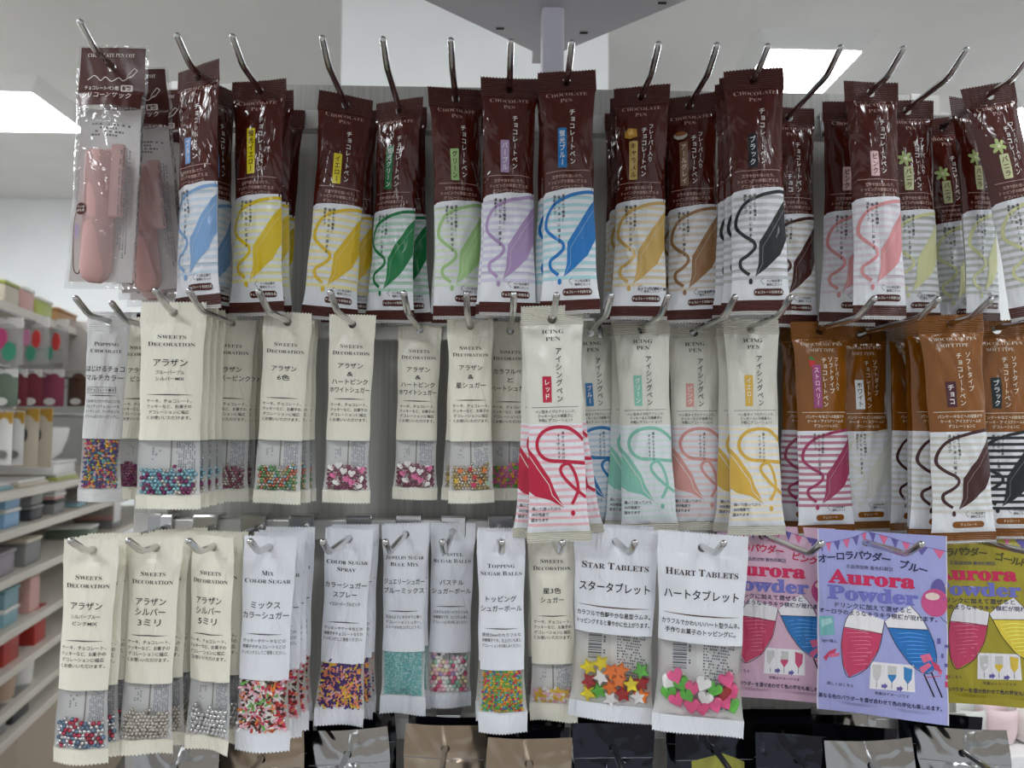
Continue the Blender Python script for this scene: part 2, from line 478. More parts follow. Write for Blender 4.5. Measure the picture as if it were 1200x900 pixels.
def hook(x, z, label, group, bend=.632, tip=.605, rise=.011, tipx=0):
    rt = empty('peg_hook', (x, BAR0, z))
    # saddle over the bar
    b = MB(); b.box((0, -.0022, .001), (.024, .0036, .024), M_chrome, bev=.001); b.box((0, .008, .0125), (.024, .0225, .003), M_chrome, bev=.001)
    b.build('saddle', rt)
    # y is measured from the bar; wire sits with its centre on the row height
    y1 = bend - BAR0; y2 = tip - BAR0
    pts = [(0, -.003, 0)] + [(0, -.003 + (y1 + .006 + .003) * k / 4, 0) for k in range(1, 5)]
    q0 = Vector((0, y1 + .006, 0)); q1 = Vector((0, y1, 0)); q2 = Vector((tipx * .25, y1 + (y2 - y1) * .25, rise * .25))
    for k in range(1, 6):
        t = k / 5; pts.append((q0 * (1 - t) ** 2 + q1 * 2 * t * (1 - t) + q2 * t * t)[:])
    pts.append((tipx, y2, rise))
    rr = [WIRE] * len(pts)
    d = Vector((tipx * .75, (y2 - y1) * .75, rise * .75)).normalized()
    for k in range(1, 5):
        a = k * math.pi / 8
        pts.append((Vector((tipx, y2, rise)) + d * WIRE * math.sin(a))[:]); rr.append(max(WIRE * math.cos(a), .0001))
    b = MB(); b.tube(pts, rr, M_chrome, 14); b.build('wire', rt, smooth=True)
    tag(rt, label, 'hook', group)
    return rt

# pole and hanging board above the panel
M_pole = mat('white post', (226, 224, 236), .3)
pc = at(647, 60, .83)
rt = empty('display_post', (pc.x, pc.y, ptop - .3))
b = MB(); b.box((0, 0, .42), (.0245, .03, 2.2), M_pole, bev=.004); b.build('post', rt)
b = MB(); b.box((0, -.008, -.2), (.05, .05, .06), M_steel, bev=.003); b.build('post_clamp', rt)
tag(rt, 'slim white post rising behind the middle of the panel', 'post')
M_board = mat('grey sign board', (168, 167, 172), .45, noise=4, bscale=5)
zc = at(641, 68, .93).z; c = at_z(641, 68, zc); a1 = at_z(497, 0, zc); a2 = at_z(805, 0, zc)
d1 = (a1 - c); d2 = (a2 - c); d1.normalize(); d2.normalize(); L = .75
cc = c + (d1 + d2) * L / 2
rt = empty('sign_board', (cc.x, cc.y, zc))
b = MB(); q = [c, c + d1 * L, c + (d1 + d2) * L, c + d2 * L]
vs = [(p.x - cc.x, p.y - cc.y, h) for h in (0, .022) for p in q]
b.add(vs, [(0, 1, 2, 3), (7, 6, 5, 4)] + [(k, 4 + k, 4 + (k + 1) % 4, (k + 1) % 4) for k in range(4)], M_board); b.build('board', rt)
for (px, py) in ((586, 33), (684, 38), (776, 3)):
    b = MB(); p = at_z(px, py, zc); b.box((p.x - cc.x, p.y - cc.y, -.0008), (.009, .0022, .0012), M_dark); b.build('screw_slot', rt)
b = MB(); b.box((pc.x - cc.x, (.8455 + .99) / 2 - cc.y, .042), (.03, .1445, .04), M_board); b.build('bracket', rt)
tag(rt, 'grey square board held level above the packets by the white post', 'board')
# ------------------------------------------------------------------ packet kinds
WHITE = (232, 235, 240); CREAM = (238, 235, 219); BROWN = (76, 26, 18)
M_brown = film('brown film', BROWN, .11, .5, coat=.15); M_brownc = film('brown crimp', BROWN, .3, .3, crimp=.9)
M_white = film('white film', WHITE, .24, .3); M_silver = film('silver film', (190, 188, 186), .3, .3, crimp=.8)
M_cream = film('cream film', CREAM, .34, .3); M_creamc = film('cream seal', CREAM, .3, .5, crimp=.15)
M_wsug = film('cool white film', (230, 233, 240), .28, .35); M_wsugc = film('cool white seal', (230, 233, 240), .28, .5, crimp=.15)
M_gsug = film('silvery white film', (214, 214, 213), .3, .35); M_gsugc = film('silvery white seal', (220, 220, 220), .3, .4, crimp=.5)
M_icing = film('icing film', (225, 224, 212), .26, .35); M_icingc = film('icing crimp', (220, 218, 203), .3, .35, crimp=.9)
M_soft = film('caramel film', (136, 80, 12), .22, .42, coat=.2); M_softc = film('caramel crimp', (132, 78, 12), .3, .3, crimp=.9)
M_back = mat('back film', (222, 222, 220), .5)
M_clear = clear_film()
I_dark = ink((48, 44, 44)); I_pink = ink((196, 160, 150)); I_w = ink((240, 236, 232)); I_grey = ink((128, 130, 138))
I_choc = ink(BROWN); I_soft = ink((136, 80, 12)); I_black = ink((24, 24, 26))
SWIRL = [(1.0, .512), (.75, .514), (.35, .522), (0, .532), (-.5, .556), (-.8, .60), (-.86, .65), (-.6, .685), (-.25, .712), (-.2, .738), (-.45, .765), (-.7, .785), (-.68, .815), (-.4, .842)]
PEN = [(1.0, .545), (-.04, .715), (-.08, .80), (-.2, .85), (.2, .818), (.72, .765), (1.0, .70)]

def pen_art(A, W, H, main, tint, d0):
    h = W / 2
    tm = ink(tint); mm = ink(main)
    d = d0 + 5
    while d < H * .86: A.rect(-h, h, d, d + 2.6, tm, 1); d += 5.7
    A.line([(u * h, v * H) for u, v in SWIRL], 2.7, mm, 3, smooth=True)
    A.ell(-.36 * h, .868 * H, 1.7, 2.4, mm, 3)
    A.fill([(u * h, v * H) for u, v in PEN], mm, 3)
    lite = ink([min(255, int(c * .6 + 100)) for c in main])
    A.line([(.98 * h, .585 * H), (.08 * h, .735 * H), (.06 * h, .80 * H), (-.16 * h, .845 * H)], .6, lite, 5)
    A.g = 'instruction_print'
    for i, (t, x) in enumerate((('湯せんで簡単！', -4.2), ('描いたあとに固まる', -8.3), ('速乾タイプ', -12.6))):
        A.vtext(t, x, d0 + 3, 2.9, I_dark, 3.15 if i != 1 else 4.4, bold=.018)
    A.g = 'tip_note_print'
    A.line([(2.2, H * .856), (-.4, H * .868), (2.6, H * .882)], .4, I_dark, 4)
    A.text('ペン先は湯で', 11.5, H * .868, 2.3, I_dark, bold=.014); A.text('簡単にカット', 11.5, H * .882, 2.3, I_dark, bold=.014)

PENS = {}
def choc_pen(key, tagtext, tagbg, tagfg, main, tint, flavour=None, icon=None):
    W, H = 48, 198
    bag = Bag(W, H, 15, top=18, bot=12, hole=3.7, hd=9.5, a=.85, b=.45, seed=hash_(key), wr=1.0,
              zones=[(0, 17, M_brownc), (17, 102, M_brown), (102, 186, M_white), (186, 194.5, M_brownc), (194.5, 198, M_silver)])
    A = Art()
    A.g = 'title_print'
    A.text('CHOCOLATE', 0, 20.8, 5, I_pink, width=35, bold=-.008, ser=True, small_caps=True)
    A.text('PEN', 0, 26.4, 4.6, I_pink, width=10.5, bold=-.008, ser=True, small_caps=True)
    tx = 5.2; A.g = 'name_print'
    if flavour:
        tx = 3.4; A.vtext('フレーバー入り', 9.6, 35, 4.6, I_w, 4.7)
    A.vtext('チョコレートペン', tx, 34 if not flavour else 38, 5.4, I_w, 5.75 if not flavour else 5.3, bold=.014)
    n = len(tagtext); hh = n * 5.9 + 3; bx = -4.2 if not flavour else -6.6
    d1 = 82 if n < 6 else 81.5
    A.g = 'name_tag'
    A.rrect(bx - 4.1, bx + 4.1, d1 - hh, d1, .9, ink(tagbg), 2)
    if key == 'chocolate':
        A.rrect(bx - 3.8, bx + 3.8, d1 - hh + .3, d1 - .3, .8, I_choc, 3)
    A.vtext(tagtext, bx, d1 - hh + 1.5, 5.5, ink(tagfg), 5.9, bold=.018)
    if flavour:
        x, d = -9, d1 - hh - 7; A.g = 'flavour_icon'
        if icon == 'flower':
            for k in range(6):
                a = k * math.pi / 3 + .3; A.ell(x + 4 * math.cos(a), d + 3.4 * math.sin(a), 3.6, 1.7, ink((186, 204, 130)), 2, 10, rot=a)
            A.ell(x, d, 1.6, 1.5, ink((232, 232, 190)), 3, 10)
        elif icon == 'toffee':
            A.fill([(x - 6, d - 1), (x - 2, d - 4.5), (x + 5, d - 3.5), (x + 6, d + 3), (x - 1, d + 5), (x - 6, d + 3)], ink((196, 150, 60)), 2)
            A.fill([(x - 3, d - 2), (x + 1, d - 3), (x + 3, d + 1), (x - 2, d + 2)], ink((232, 196, 110)), 3)
        else:
            A.ell(x, d + 1, 6.5, 3.2, ink((206, 200, 186)), 2); A.ell(x, d - .6, 5.6, 2, ink((150, 92, 52)), 3); A.fill([(x - 5.6, d), (x + 5.6, d), (x + 3, d + 4.4), (x - 3, d + 4.4)], ink((206, 200, 186)), 2)
    A.g = 'caption_print'
    A.line([(-20, 84.6), (20, 84.6)], .45, I_pink, 2)
    for i, t in enumerate(('文字や絵を描いたり、', 'トッピングの接着に使える', 'デコレーションツール')):
        A.text(t, 0, 89 + i * 4.1, 3.1, I_pink, bold=.014)
    A.g = 'picture_print'
    A.fill([(-24, 104), (-23.6, 102), (-21.5, 100.4), (-17, 99.8), (0, 98.9), (24, 97.8), (24, 104)], ink(WHITE), .5)
    pen_art(A, W, H, main, tint, 100)
    A.g = 'notice_print'
    A.rrect(-6, 19, 177.6, 183, 2.6, I_choc, 2); A.text('チョコレート利用食品', 6.5, 180.3, 2.4, I_w)
    if flavour: A.rect(3, 20, 169, 176, ink(WHITE), 3); A.text(flavour, 11.5, 172.6, 2.8, I_dark, bold=.018)
    # back seam print
    PENS[key] = Kind('pen_packet', bag, A, scale=1.05, tall=1.025)
def hash_(s): return sum(ord(c) * (i + 3) for i, c in enumerate(s)) % 9973
choc_pen('light blue', 'ブルー', (120, 158, 214), WHITE, (128, 168, 214), (206, 222, 236))
choc_pen('fluorescent yellow', '蛍光イエロー', (234, 216, 30), BROWN, (226, 196, 30), (240, 236, 170))
choc_pen('yellow', 'イエロー', (226, 210, 50), BROWN, (226, 190, 40), (244, 232, 168))
choc_pen('fluorescent green', '蛍光グリーン', (20, 118, 62), WHITE, (16, 124, 66), (178, 216, 196))
choc_pen('pale green', 'グリーン', (172, 208, 140), BROWN, (166, 204, 138), (220, 234, 210))
choc_pen('purple', 'パープル', (176, 150, 190), WHITE, (176, 148, 192), (212, 208, 230))
choc_pen('fluorescent blue', '蛍光ブルー', (34, 122, 192), WHITE, (24, 118, 194), (176, 218, 226))
choc_pen('caramel', 'キャラメル', (206, 176, 104), BROWN, (208, 172, 96), (232, 216, 180), 'キャラメル香料使用', 'toffee')
choc_pen('tea', 'アールグレイ', (140, 108, 84), (236, 222, 206), (156, 116, 76), (222, 208, 192), '紅茶香料使用', 'cup')
choc_pen('black', 'ブラック', (20, 20, 24), WHITE, (30, 32, 34), (196, 198, 200))
choc_pen('chocolate', 'チョコ', (190, 150, 140), WHITE, (66, 24, 20), (206, 202, 190))
choc_pen('pink', 'ピンク', (228, 190, 190), BROWN, (222, 152, 154), (226, 214, 224))
choc_pen('vanilla', 'バニラ', (214, 218, 166), BROWN, (216, 218, 164), (192, 196, 190), 'バニラ香料使用', 'flower')

ICE_A = [(1.0, .575), (.75, .545), (.4, .522), (-.1, .52), (-.5, .54), (-.7, .58), (-.62, .625), (-.3, .655), (.3, .662), (1.0, .672)]
ICE_B = [(1.0, .815), (.75, .79), (.45, .758), (.16, .715), (.14, .685), (.4, .672), (.62, .715), (.72, .775), (.62, .81), (.48, .84)]
ICE_P = [(-1, .605), (-.72, .645), (-.26, .73), (-.12, .777), (.2, .855), (-.28, .82), (-.78, .805), (-1, .785)]
def icing_pen(key, tagtext, main, tint):
    W, H = 53, 200; h = W / 2
    bag = Bag(W, H, 15, top=18, bot=9, hole=4, hd=12, a=.9, b=.45, seed=hash_(key + 'ice'), wr=.9,
              zones=[(0, 17, M_icingc), (17, 101, M_icing), (101, 191, M_white), (191, 200, M_icingc)])
    A = Art(); mm = ink(main); tm = ink(tint)
    A.g = 'title_print'
    A.text('ICING', 0, 23, 5, I_dark, width=19, bold=-.008, ser=True); A.text('PEN', 0, 29.2, 5, I_dark, width=13, bold=-.008, ser=True)
    A.g = 'name_print'
    A.vtext('アイシングペン', 4.6, 36.5, 6.4, I_dark, 6.7, bold=.01)
    n = len(tagtext); d1 = 83; hh = n * 6 + 4
    A.g = 'name_tag'
    A.rect(-11.4, -3, d1 - hh, d1, mm, 2); A.vtext(tagtext, -7.2, d1 - hh + 2, 5.6, I_w, 6, bold=.014)
    A.g = 'caption_print'
    A.line([(-22, 87), (0, 87), (22, 87)], .5, I_grey, 2)
    for i, t in enumerate(('ペン型タイプのアイシング。', 'クッキーなどの焼菓子に', '手軽にデコレーション!!')):
        A.text(t, 0, 90.8 + i * 3.6, 3.1, I_dark, bold=.005)
    d = 102.5; A.g = 'picture_print'
    while d < 188: A.rect(-h, h, d, d + 2.3, tm, 1); d += 5.8
    A.line([(u * h, v * H) for u, v in ICE_A], 3, mm, 3, smooth=True); A.line([(u * h, v * H) for u, v in ICE_B], 2.8, mm, 3, smooth=True)
    A.fill([(u * h, v * H) for u, v in ICE_P], mm, 3); A.ell(.5 * h, .877 * H, 2, 2.4, mm, 3)
    A.line([(-.98 * h, .635 * H), (-.3 * h, .757 * H), (-.2 * h, .80 * H), (.16 * h, .848 * H)], .6, I_w, 5)
    A.g = 'instruction_print'
    A.vtext('湯せんするだけで', 6.5, 107, 2.9, I_dark, 3.4, bold=.014); A.vtext('すぐ使えます', 2.2, 109, 2.9, I_dark, 3.6, bold=.014)
    A.g = 'drying_note_print'
    for i, t in enumerate(('描いて(塗って)から', '30分程度で', '固まります')): A.text(t, -24, 171.5 + i * 4.6, 3.1, I_dark, align='l', bold=.01)
    PENS[key] = Kind('icing_packet', bag, A)
icing_pen('red icing', 'レッド', (190, 24, 62), (236, 186, 194))
icing_pen('blue icing', 'ブルー', (50, 120, 176), (196, 216, 230))
icing_pen('mint icing', 'グリーン', (138, 202, 180), (216, 234, 228))
icing_pen('pink icing', 'ピンク', (222, 160, 152), (240, 214, 212))
icing_pen('yellow icing', 'イエロー', (222, 180, 74), (244, 232, 196))

def soft_pen(key, tagtext, tagbg, tagfg, main, tint, flavour=False):
    W, H = 55, 198
    bag = Bag(W, H, 15, top=18, bot=10, hole=4, hd=9, a=.9, b=.45, seed=hash_(key + 's'), wr=1.0,
              zones=[(0, 17, M_softc), (17, 102, M_soft), (102, 188, M_white), (188, 195, M_softc), (195, 198, M_silver)])
    A = Art(); cr = ink((236, 222, 196))
    A.g = 'title_print'
    A.text('CHOCOLATE PEN', 0, 21.5, 4.6, cr, width=42, bold=-.008, ser=True, small_caps=True); A.text('SOFT TYPE', 0, 27.4, 4.4, cr, width=25, bold=-.008, ser=True)
    A.g = 'name_print'
    x2, x1, bx = 11.5, 2.4, -7.6
    if flavour: A.vtext('フレーバー入り', 14, 34, 4.4, cr, 4.5, bold=.014); x2, x1, bx = 7.6, .4, -7.8
    A.vtext('ソフトタイプ', x2, 33, 5.6, cr, 5.9, bold=.014); A.vtext('チョコレートペン', x1, 34, 5.6, cr, 5.8, bold=.014)
    n = len(tagtext); d1 = 81; hh = n * 6 + 4
    A.g = 'name_tag'
    A.rect(bx - 4.6, bx + 4.6, d1 - hh, d1, ink(tagbg), 2); A.vtext(tagtext, bx, d1 - hh + 2, 5.8, ink(tagfg), 6, bold=.018)
    if flavour:
        A.g = 'flavour_icon'
        A.fill([(-15, 35), (-9.5, 36), (-8.6, 41), (-11, 45.5), (-15, 41)], ink((206, 40, 40)), 2); A.fill([(-15.6, 35.6), (-12.4, 33), (-9, 36.4), (-12, 37.4)], ink((70, 130, 60)), 3)
    A.g = 'caption_print'
    A.line([(-24, 85), (24, 85)], .5, cr, 2)
    for i, t in enumerate(('パンケーキなどへの絵描きや', 'ケーキ・アイスクリームの', 'デコレーションに')): A.text(t, 0, 89 + i * 4.2, 3.3, cr, bold=.014)
    A.g = 'picture_print'
    pen_art(A, W, H, main, tint, 101)
    A.g = 'notice_print'
    A.rrect(-11, 17, 178.5, 184, 2.6, I_soft, 2); A.text('㊗ チョコレート'[2:], 3, 181.2, 2.6, cr)
    PENS[key] = Kind('pen_packet', bag, A)
soft_pen('strawberry', 'ストロベリー', (156, 74, 122), (236, 200, 220), (158, 56, 92), (186, 122, 142), True)
soft_pen('white chocolate', 'ホワイト', (238, 240, 240), (60, 60, 60), (222, 222, 210), (226, 226, 222))
soft_pen('dark chocolate', 'チョコ', (74, 28, 40), (244, 234, 232), (66, 30, 30), (212, 210, 202))
soft_pen('soft black', 'ブラック', (24, 34, 36), WHITE, (26, 28, 30), (40, 42, 44))

# ---- contents: small sugar shapes packed behind the clear window
def sphere(sub):
    bm = bmesh.new(); bmesh.ops.create_icosphere(bm, subdivisions=sub, radius=1)
    v = [tuple(x.co) for x in bm.verts]; f = [tuple(y.index for y in x.verts) for x in bm.faces]; bm.free(); return v, f
SPH = sphere(2); SPL = sphere(1)
def contents(bag, d0, d1, items, r, seed, layers=2, shape='ball', wavy=3, pitch=1.9):
    """items: [(material, weight)]"""
    rn = random.Random(seed); mb = MB(); pool = [m for m, w in items for _ in range(w)]
    h = bag.W / 2 - .47 * bag.T / 2 - r * (.9 if shape != 'stick' else 1.9)
    for ly in range(layers):
        d = d1 - r
        row = 0
        while d > d0 - r:
            x = -h + (row % 2) * r
            while x < h:
                top = d0 + wavy * (.5 + .5 * math.sin(x * .25 + seed))
                if d > top - r * .3 or rn.random() < .15:
                    xx = x + rn.uniform(-.25, .25) * r; dd = d + rn.uniform(-.25, .25) * r
                    f = bag.on(xx, dd, False, 0); k = bag.on(xx, dd, True, 0)
                    y = min(f.y + r * 1.05 + .15 + ly * r * 1.7, k.y - r * .9)
                    y = max(y, f.y + r * .95)
                    c = Vector((f.x, y, f.z)); m = rn.choice(pool)
                    if shape == 'ball':
                        mb.add([(c + Vector(v) * r) * .001 for v in SPH[0]], SPH[1], m)
                    elif shape == 'grain':
                        e = Matrix.Rotation(rn.uniform(0, 6.3), 3, 'Y') @ Matrix.Rotation(rn.uniform(0, 6.3), 3, 'X')
                        mb.add([(c + e @ Vector((v[0] * r * .8, v[1] * r * .6, v[2] * r))) * .001 for v in SPL[0]], SPL[1], m)
                    elif shape == 'stick':
                        e = Matrix.Rotation(rn.uniform(0, 6.3), 3, 'Y') @ Matrix.Rotation(rn.uniform(-.35, .35), 3, 'X')
                        L = r * rn.uniform(1.8, 3.2); q = r * .72; n = 6
                        vs = [e @ Vector((q * math.cos(a), q * math.sin(a), s * L)) for s in (-1, 1) for a in [2 * math.pi * t / n for t in range(n)]]
                        mb.add([(c + v) * .001 for v in vs], [(t, (t + 1) % n, n + (t + 1) % n, n + t) for t in range(n)] + [tuple(range(n))[::-1], tuple(range(n, 2 * n))], m)
                    elif shape == 'star':
                        e = Matrix.Rotation(rn.uniform(0, 6.3), 3, 'Y') @ Matrix.Rotation(rn.uniform(-.4, .4), 3, 'X')
                        pts = [(1.5 * r if k % 2 == 0 else .65 * r) for k in range(10)]
                        vs = [e @ Vector((pts[k] * math.cos(k * .628), s * .5 * r, pts[k] * math.sin(k * .628))) for s in (-1, 1) for k in range(10)]
                        mb.add([(c + v) * .001 for v in vs], [tuple(range(10)), tuple(range(10, 20))[::-1]] + [(t, 10 + t, 10 + (t + 1) % 10, (t + 1) % 10) for t in range(10)], m)
                x += pitch * r
            d -= pitch * r * .88; row += 1
    return mb
HEART = [(0, -1.0), (-.5, -.5), (-.95, .05), (-1, .45), (-.8, .8), (-.45, .9), (-.12, .7), (0, .45), (.12, .7), (.45, .9), (.8, .8), (1, .45), (.95, .05), (.5, -.5)]
STAR = [((1.0 if k % 2 == 0 else .5) * math.sin(k * math.pi / 5), (1.0 if k % 2 == 0 else .5) * math.cos(k * math.pi / 5)) for k in range(10)]
def sprinkle_shapes(mb, bag, spots, outline, r, seed):
    rn = random.Random(seed)
    for x, d, m in spots:
        f = bag.on(x, d, False, 0); c = Vector((f.x, f.y + .75, f.z)); e = Matrix.Rotation(rn.uniform(-.5, .5), 3, 'Y'); n = len(outline)
        vs = [e @ Vector((p[0] * r, s * .5, p[1] * r)) for s in (-1, 1) for p in outline]
        mb.add([(c + v) * .001 for v in vs], [tuple(range(n)), tuple(range(n, 2 * n))[::-1]] + [(t, n + t, n + (t + 1) % n, (t + 1) % n) for t in range(n)], m)
def pearl(name, col, rough=.22, metal=.55): return mat('pearl ' + name, col, rough, metal=metal)
def sugar(name, col): return mat('sugar ' + name, col, .38)
P_silver = pearl('silver', (214, 208, 198)); P_silver5 = pearl('bright silver', (226, 226, 226), .12, .8)
P_mag = pearl('magenta', (150, 52, 116)); P_sky = pearl('sky', (150, 200, 212)); P_pink = pearl('pink', (170, 96, 120)); P_red = pearl('rose', (206, 62, 92))
P_green = pearl('green', (128, 176, 122)); P_coral = pearl('coral', (220, 130, 100)); P_gold = pearl('gold', (206, 186, 136)); P_blue = pearl('blue', (120, 150, 176))
S = {k: sugar(k, v) for k, v in dict(white=(246, 244, 240), pink=(232, 120, 170), hot=(220, 44, 110), red=(200, 44, 48), orange=(240, 140, 60), yellow=(240, 200, 60), green=(110, 186, 80), blue=(84, 130, 190),
                                     purple=(92, 48, 140), brown=(70, 36, 30), teal=(120, 200, 196), navy=(70, 90, 130), palepink=(240, 190, 205), lilac=(176, 150, 200), mint=(170, 214, 186), cream=(244, 230, 190), peach=(244, 150, 110)).items()}
SW_T = ['ケーキ、チョコレート、', 'クッキーなど、お菓子の', 'デコレーションに幅広', 'くお使いいただけます。']

def sachet(key, en, jp, body, W=42, H=171, base='cream', win=.67, bot=12, fill0=.80, r=1.6, items=(), shape='ball', layers=1, sub=None, jpsize=None, jp0=.30, lineat=.453, boxed=None, shapes=None, seedx=0, pitch=1.9, T=9, wavy=3, en0=.173, a=1.25, curl=2.4):
    m, mc = {'cream': (M_cream, M_creamc), 'white': (M_wsug, M_wsugc), 'grey': (M_gsug, M_gsugc)}[base]
    h = W / 2
    bag = Bag(W, H, T, top=19, bot=bot, hole=3.6, hd=9.5, a=a, b=.42, seed=hash_(key) + seedx, wr=.6, curl=curl, tooth=1.3,
              zones=[(0, 18, mc), (18, win * H, m), (win * H, H - bot, M_clear), (H - bot, H, mc)],
              backzones=[(0, win * H, m), (win * H, H - bot, M_back), (H - bot, H, mc)])
    A = Art(); A.g = 'title_print'
    for i, t in enumerate(en):
        A.text(t, 0, H * (en0 + i * .036), 5.2 if len(en) > 1 else 5.6, I_dark, width=min(W * .88, len(t) * 3.45 * (W / 42) ** .6), bold=-.009, ser=True, small_caps=True)
    A.g = 'name_print'
    for i, t in enumerate(jp):
        sz = (jpsize or 5.6)
        A.text(t, 0, H * (jp0 + i * (.047 if len(jp) < 4 else .0425)), sz, I_dark, width=min(W * .93, len(t) * sz * 1.03), bold=.006)
    if sub:
        for i, t in enumerate(sub): A.text(t, 0, H * (jp0 + len(jp) * .047 + i * .03), 3.6, I_dark, width=min(W * .7, len(t) * 3.5), bold=.004)
    if boxed:
        d = H * lineat - 7.5
        for q in (d, d + 5.2): A.line([(-h + 2.5, q), (h - 7, q)], .35, I_dark, 2)
        for x in (-h + 2.5, h - 7): A.line([(x, d), (x, d + 5.2)], .35, I_dark, 2)
        A.text(boxed, -2.2, d + 2.6, 3, I_dark, bold=.01)
    lw = W * .36; A.g = 'caption_print'
    A.line([(-lw + lw * 2 * k / 8, H * lineat) for k in range(9)], .9, ink((84, 74, 72)), 2, taper=True)
    for i, t in enumerate(body): A.text(t, 0, H * (lineat + .03 + i * .0265), 3.3, I_dark, width=min(W * .86, len(t) * 3.5), bold=.004)
    B = Art(); B.g = 'back_print'
    B.rect(-.6, .7, win * H, H - bot - 1, ink((150, 148, 142)), 1)
    B.smalltext(h * .16, h * .82, win * H + 1, H - bot - 4, ink((146, 150, 166)), 9, seed=hash_(key), vert=True)
    B.smalltext(-h * .62, -h * .3, win * H + 6, win * H + 17, ink((170, 172, 176)), 3, seed=hash_(key) + 1, vert=True, dens=.5)
    mb = contents(bag, fill0 * H, H - bot - .5, items, r, hash_(key) % 97, layers, shape, wavy, pitch)
    if shapes: sprinkle_shapes(mb, bag, *shapes)
    PENS[key] = Kind('sugar_sachet', bag, A, B, [('sugar_decorations', mb.mesh('sugar_decorations', shape == 'ball', 50 if shapes else None), 'stuff')])
SD = ('SWEETS', 'DECORATION')
sachet('popping', ('POPPING', 'CHOCOLATE'), ('はじけるチョコ', 'マルチカラー'), ('口の中でパチパチはじける', 'キャンディとチョコレートを', 'コーティング。ケーキなどの', 'クリームなどのトッピングに。'), base='grey', W=38, fill0=.675, wavy=0, r=1.6, shape='grain', layers=2, boxed='準チョコレート菓子',
       items=[(S['yellow'], 3), (S['purple'], 2), (S['blue'], 1), (S['navy'], 3), (S['palepink'], 2), (S['orange'], 1), (S['hot'], 1), (S['teal'], 1)], jp0=.305, lineat=.445, jpsize=6.2, pitch=1.5)
sachet('magenta pearl', SD, ('アラザン', 'ピンク'), SW_T, items=[(P_mag, 3), (P_pink, 2)], r=1.5)
sachet('blue purple silver pearl', SD, ('アラザン',), SW_T, W=53, items=[(P_mag, 3), (P_sky, 4), (P_silver, 1)], sub=('ブルーパープル', 'シルバーMIX'), jpsize=7, r=1.75, T=10)
sachet('silver pink pearl', SD, ('アラザン', 'シルバーピンク'), SW_T, items=[(P_pink, 3), (P_silver, 2)], r=1.5)
sachet('six colour pearl', SD, ('アラザン', '6色'), SW_T, items=[(P_green, 2), (P_coral, 2), (P_sky, 1), (P_silver, 1), (P_gold, 1)], r=1.6)
sachet('heart pearl', SD, ('アラザン', '&', 'ハートピンク', 'ホワイトシュガー'), SW_T, jp0=.278, items=[(P_pink, 3), (P_silver, 1)], r=1.15, pitch=2,
       shapes=([(x, d, S[c]) for x, d, c in ((-15, 139, 'white'), (-8, 137, 'white'), (14, 141, 'pink'), (5, 144, 'white'), (-3, 142, 'white'), (-12, 146, 'pink'), (-9, 152, 'white'), (5, 152, 'pink'), (13, 149, 'white'), (0, 149, 'pink'), (11, 155, 'white'))], HEART, 3.3, 3))
sachet('star pearl', SD, ('アラザン', '&', '星シュガー'), SW_T, jp0=.28, items=[(P_gold, 3), (P_silver, 3)], r=1.6, shapes=([(x, d, S[c]) for x, d, c in ((-11, 141, 'orange'), (-1, 140, 'red'), (12, 141, 'orange'), (3, 147, 'red'), (8, 151, 'orange'), (-14, 150, 'yellow'), (15, 153, 'mint'), (2, 154, 'hot'), (-6, 148, 'orange'))], STAR, 3.3, 5))
sachet('flower pair', SD, ('カラフルペア', 'と', 'ハートシュガー'), SW_T, jp0=.285, items=[(S['pink'], 2), (S['green'], 1), (S['yellow'], 1)], r=1.7)
sachet('silver blue pink pearl', SD, ('アラザン',), SW_T, items=[(P_silver5, 4), (P_red, 2), (P_blue, 2)], sub=('シルバーブルー', 'ピンクMIX'), r=1.7, jpsize=6.4, W=43)
sachet('small silver pearl', SD, ('アラザン', 'シルバー', '3ミリ'), SW_T, items=[(P_silver, 1)], r=1.6, W=43, jpsize=6.4)
sachet('large silver pearl', SD, ('アラザン', 'シルバー', '5ミリ'), SW_T, items=[(P_silver5, 1)], r=2.1, W=43, jpsize=6.4)
T3 = ('クッキーやケーキなどの', '焼菓子やチョコレートなどの', 'トッピングとしてご使用ください。')
sachet('mixed sprinkle', ('MIX', 'COLOR SUGAR'), ('ミックス', 'カラーシュガー'), T3, base='white', win=.665, fill0=.665, wavy=0, r=1.5, shape='stick', layers=2, jp0=.32, pitch=1.7, W=44, jpsize=6.2, bot=17,
       items=[(S['white'], 5), (S['red'], 3), (S['peach'], 1), (S['orange'], 1), (S['brown'], 4), (S['green'], 1), (S['palepink'], 3), (S['hot'], 1)])
sachet('purple yellow sprinkle', ('COLOR SUGAR', 'SPRAY'), ('カラーシュガー', 'スプレー'), ('クッキーやケーキなどの', '焼菓子やチョコレートなどの', 'トッピングにご使用ください。'), base='white', win=.68, fill0=.68, wavy=0, r=1.3, shape='stick', layers=2, jp0=.29, pitch=1.7,
       sub=('イエローパープルピンク',), lineat=.475, items=[(mat('sugar violet', (70, 34, 120), .38), 6), (S['peach'], 2), (S['palepink'], 1), (S['yellow'], 2)], W=43, bot=16)
sachet('teal crystal', ('JEWELRY SUGAR', 'BLUE MIX'), ('ジュエリーシュガー', 'ブルーミックス'), ('宝石のようにキラキラと輝く', 'デコレーションシュガー。', 'スイーツの仕上げにどうぞ。'), base='white', win=.665, fill0=.665, wavy=0, r=.8, shape='grain', jp0=.30, pitch=1.5, W=42,
       items=[(mat('sugar pale teal', (150, 214, 210), .3), 4), (mat('sugar ice', (206, 236, 234), .3), 2), (mat('sugar cyan', (120, 198, 204), .3), 2)], bot=17, layers=2)
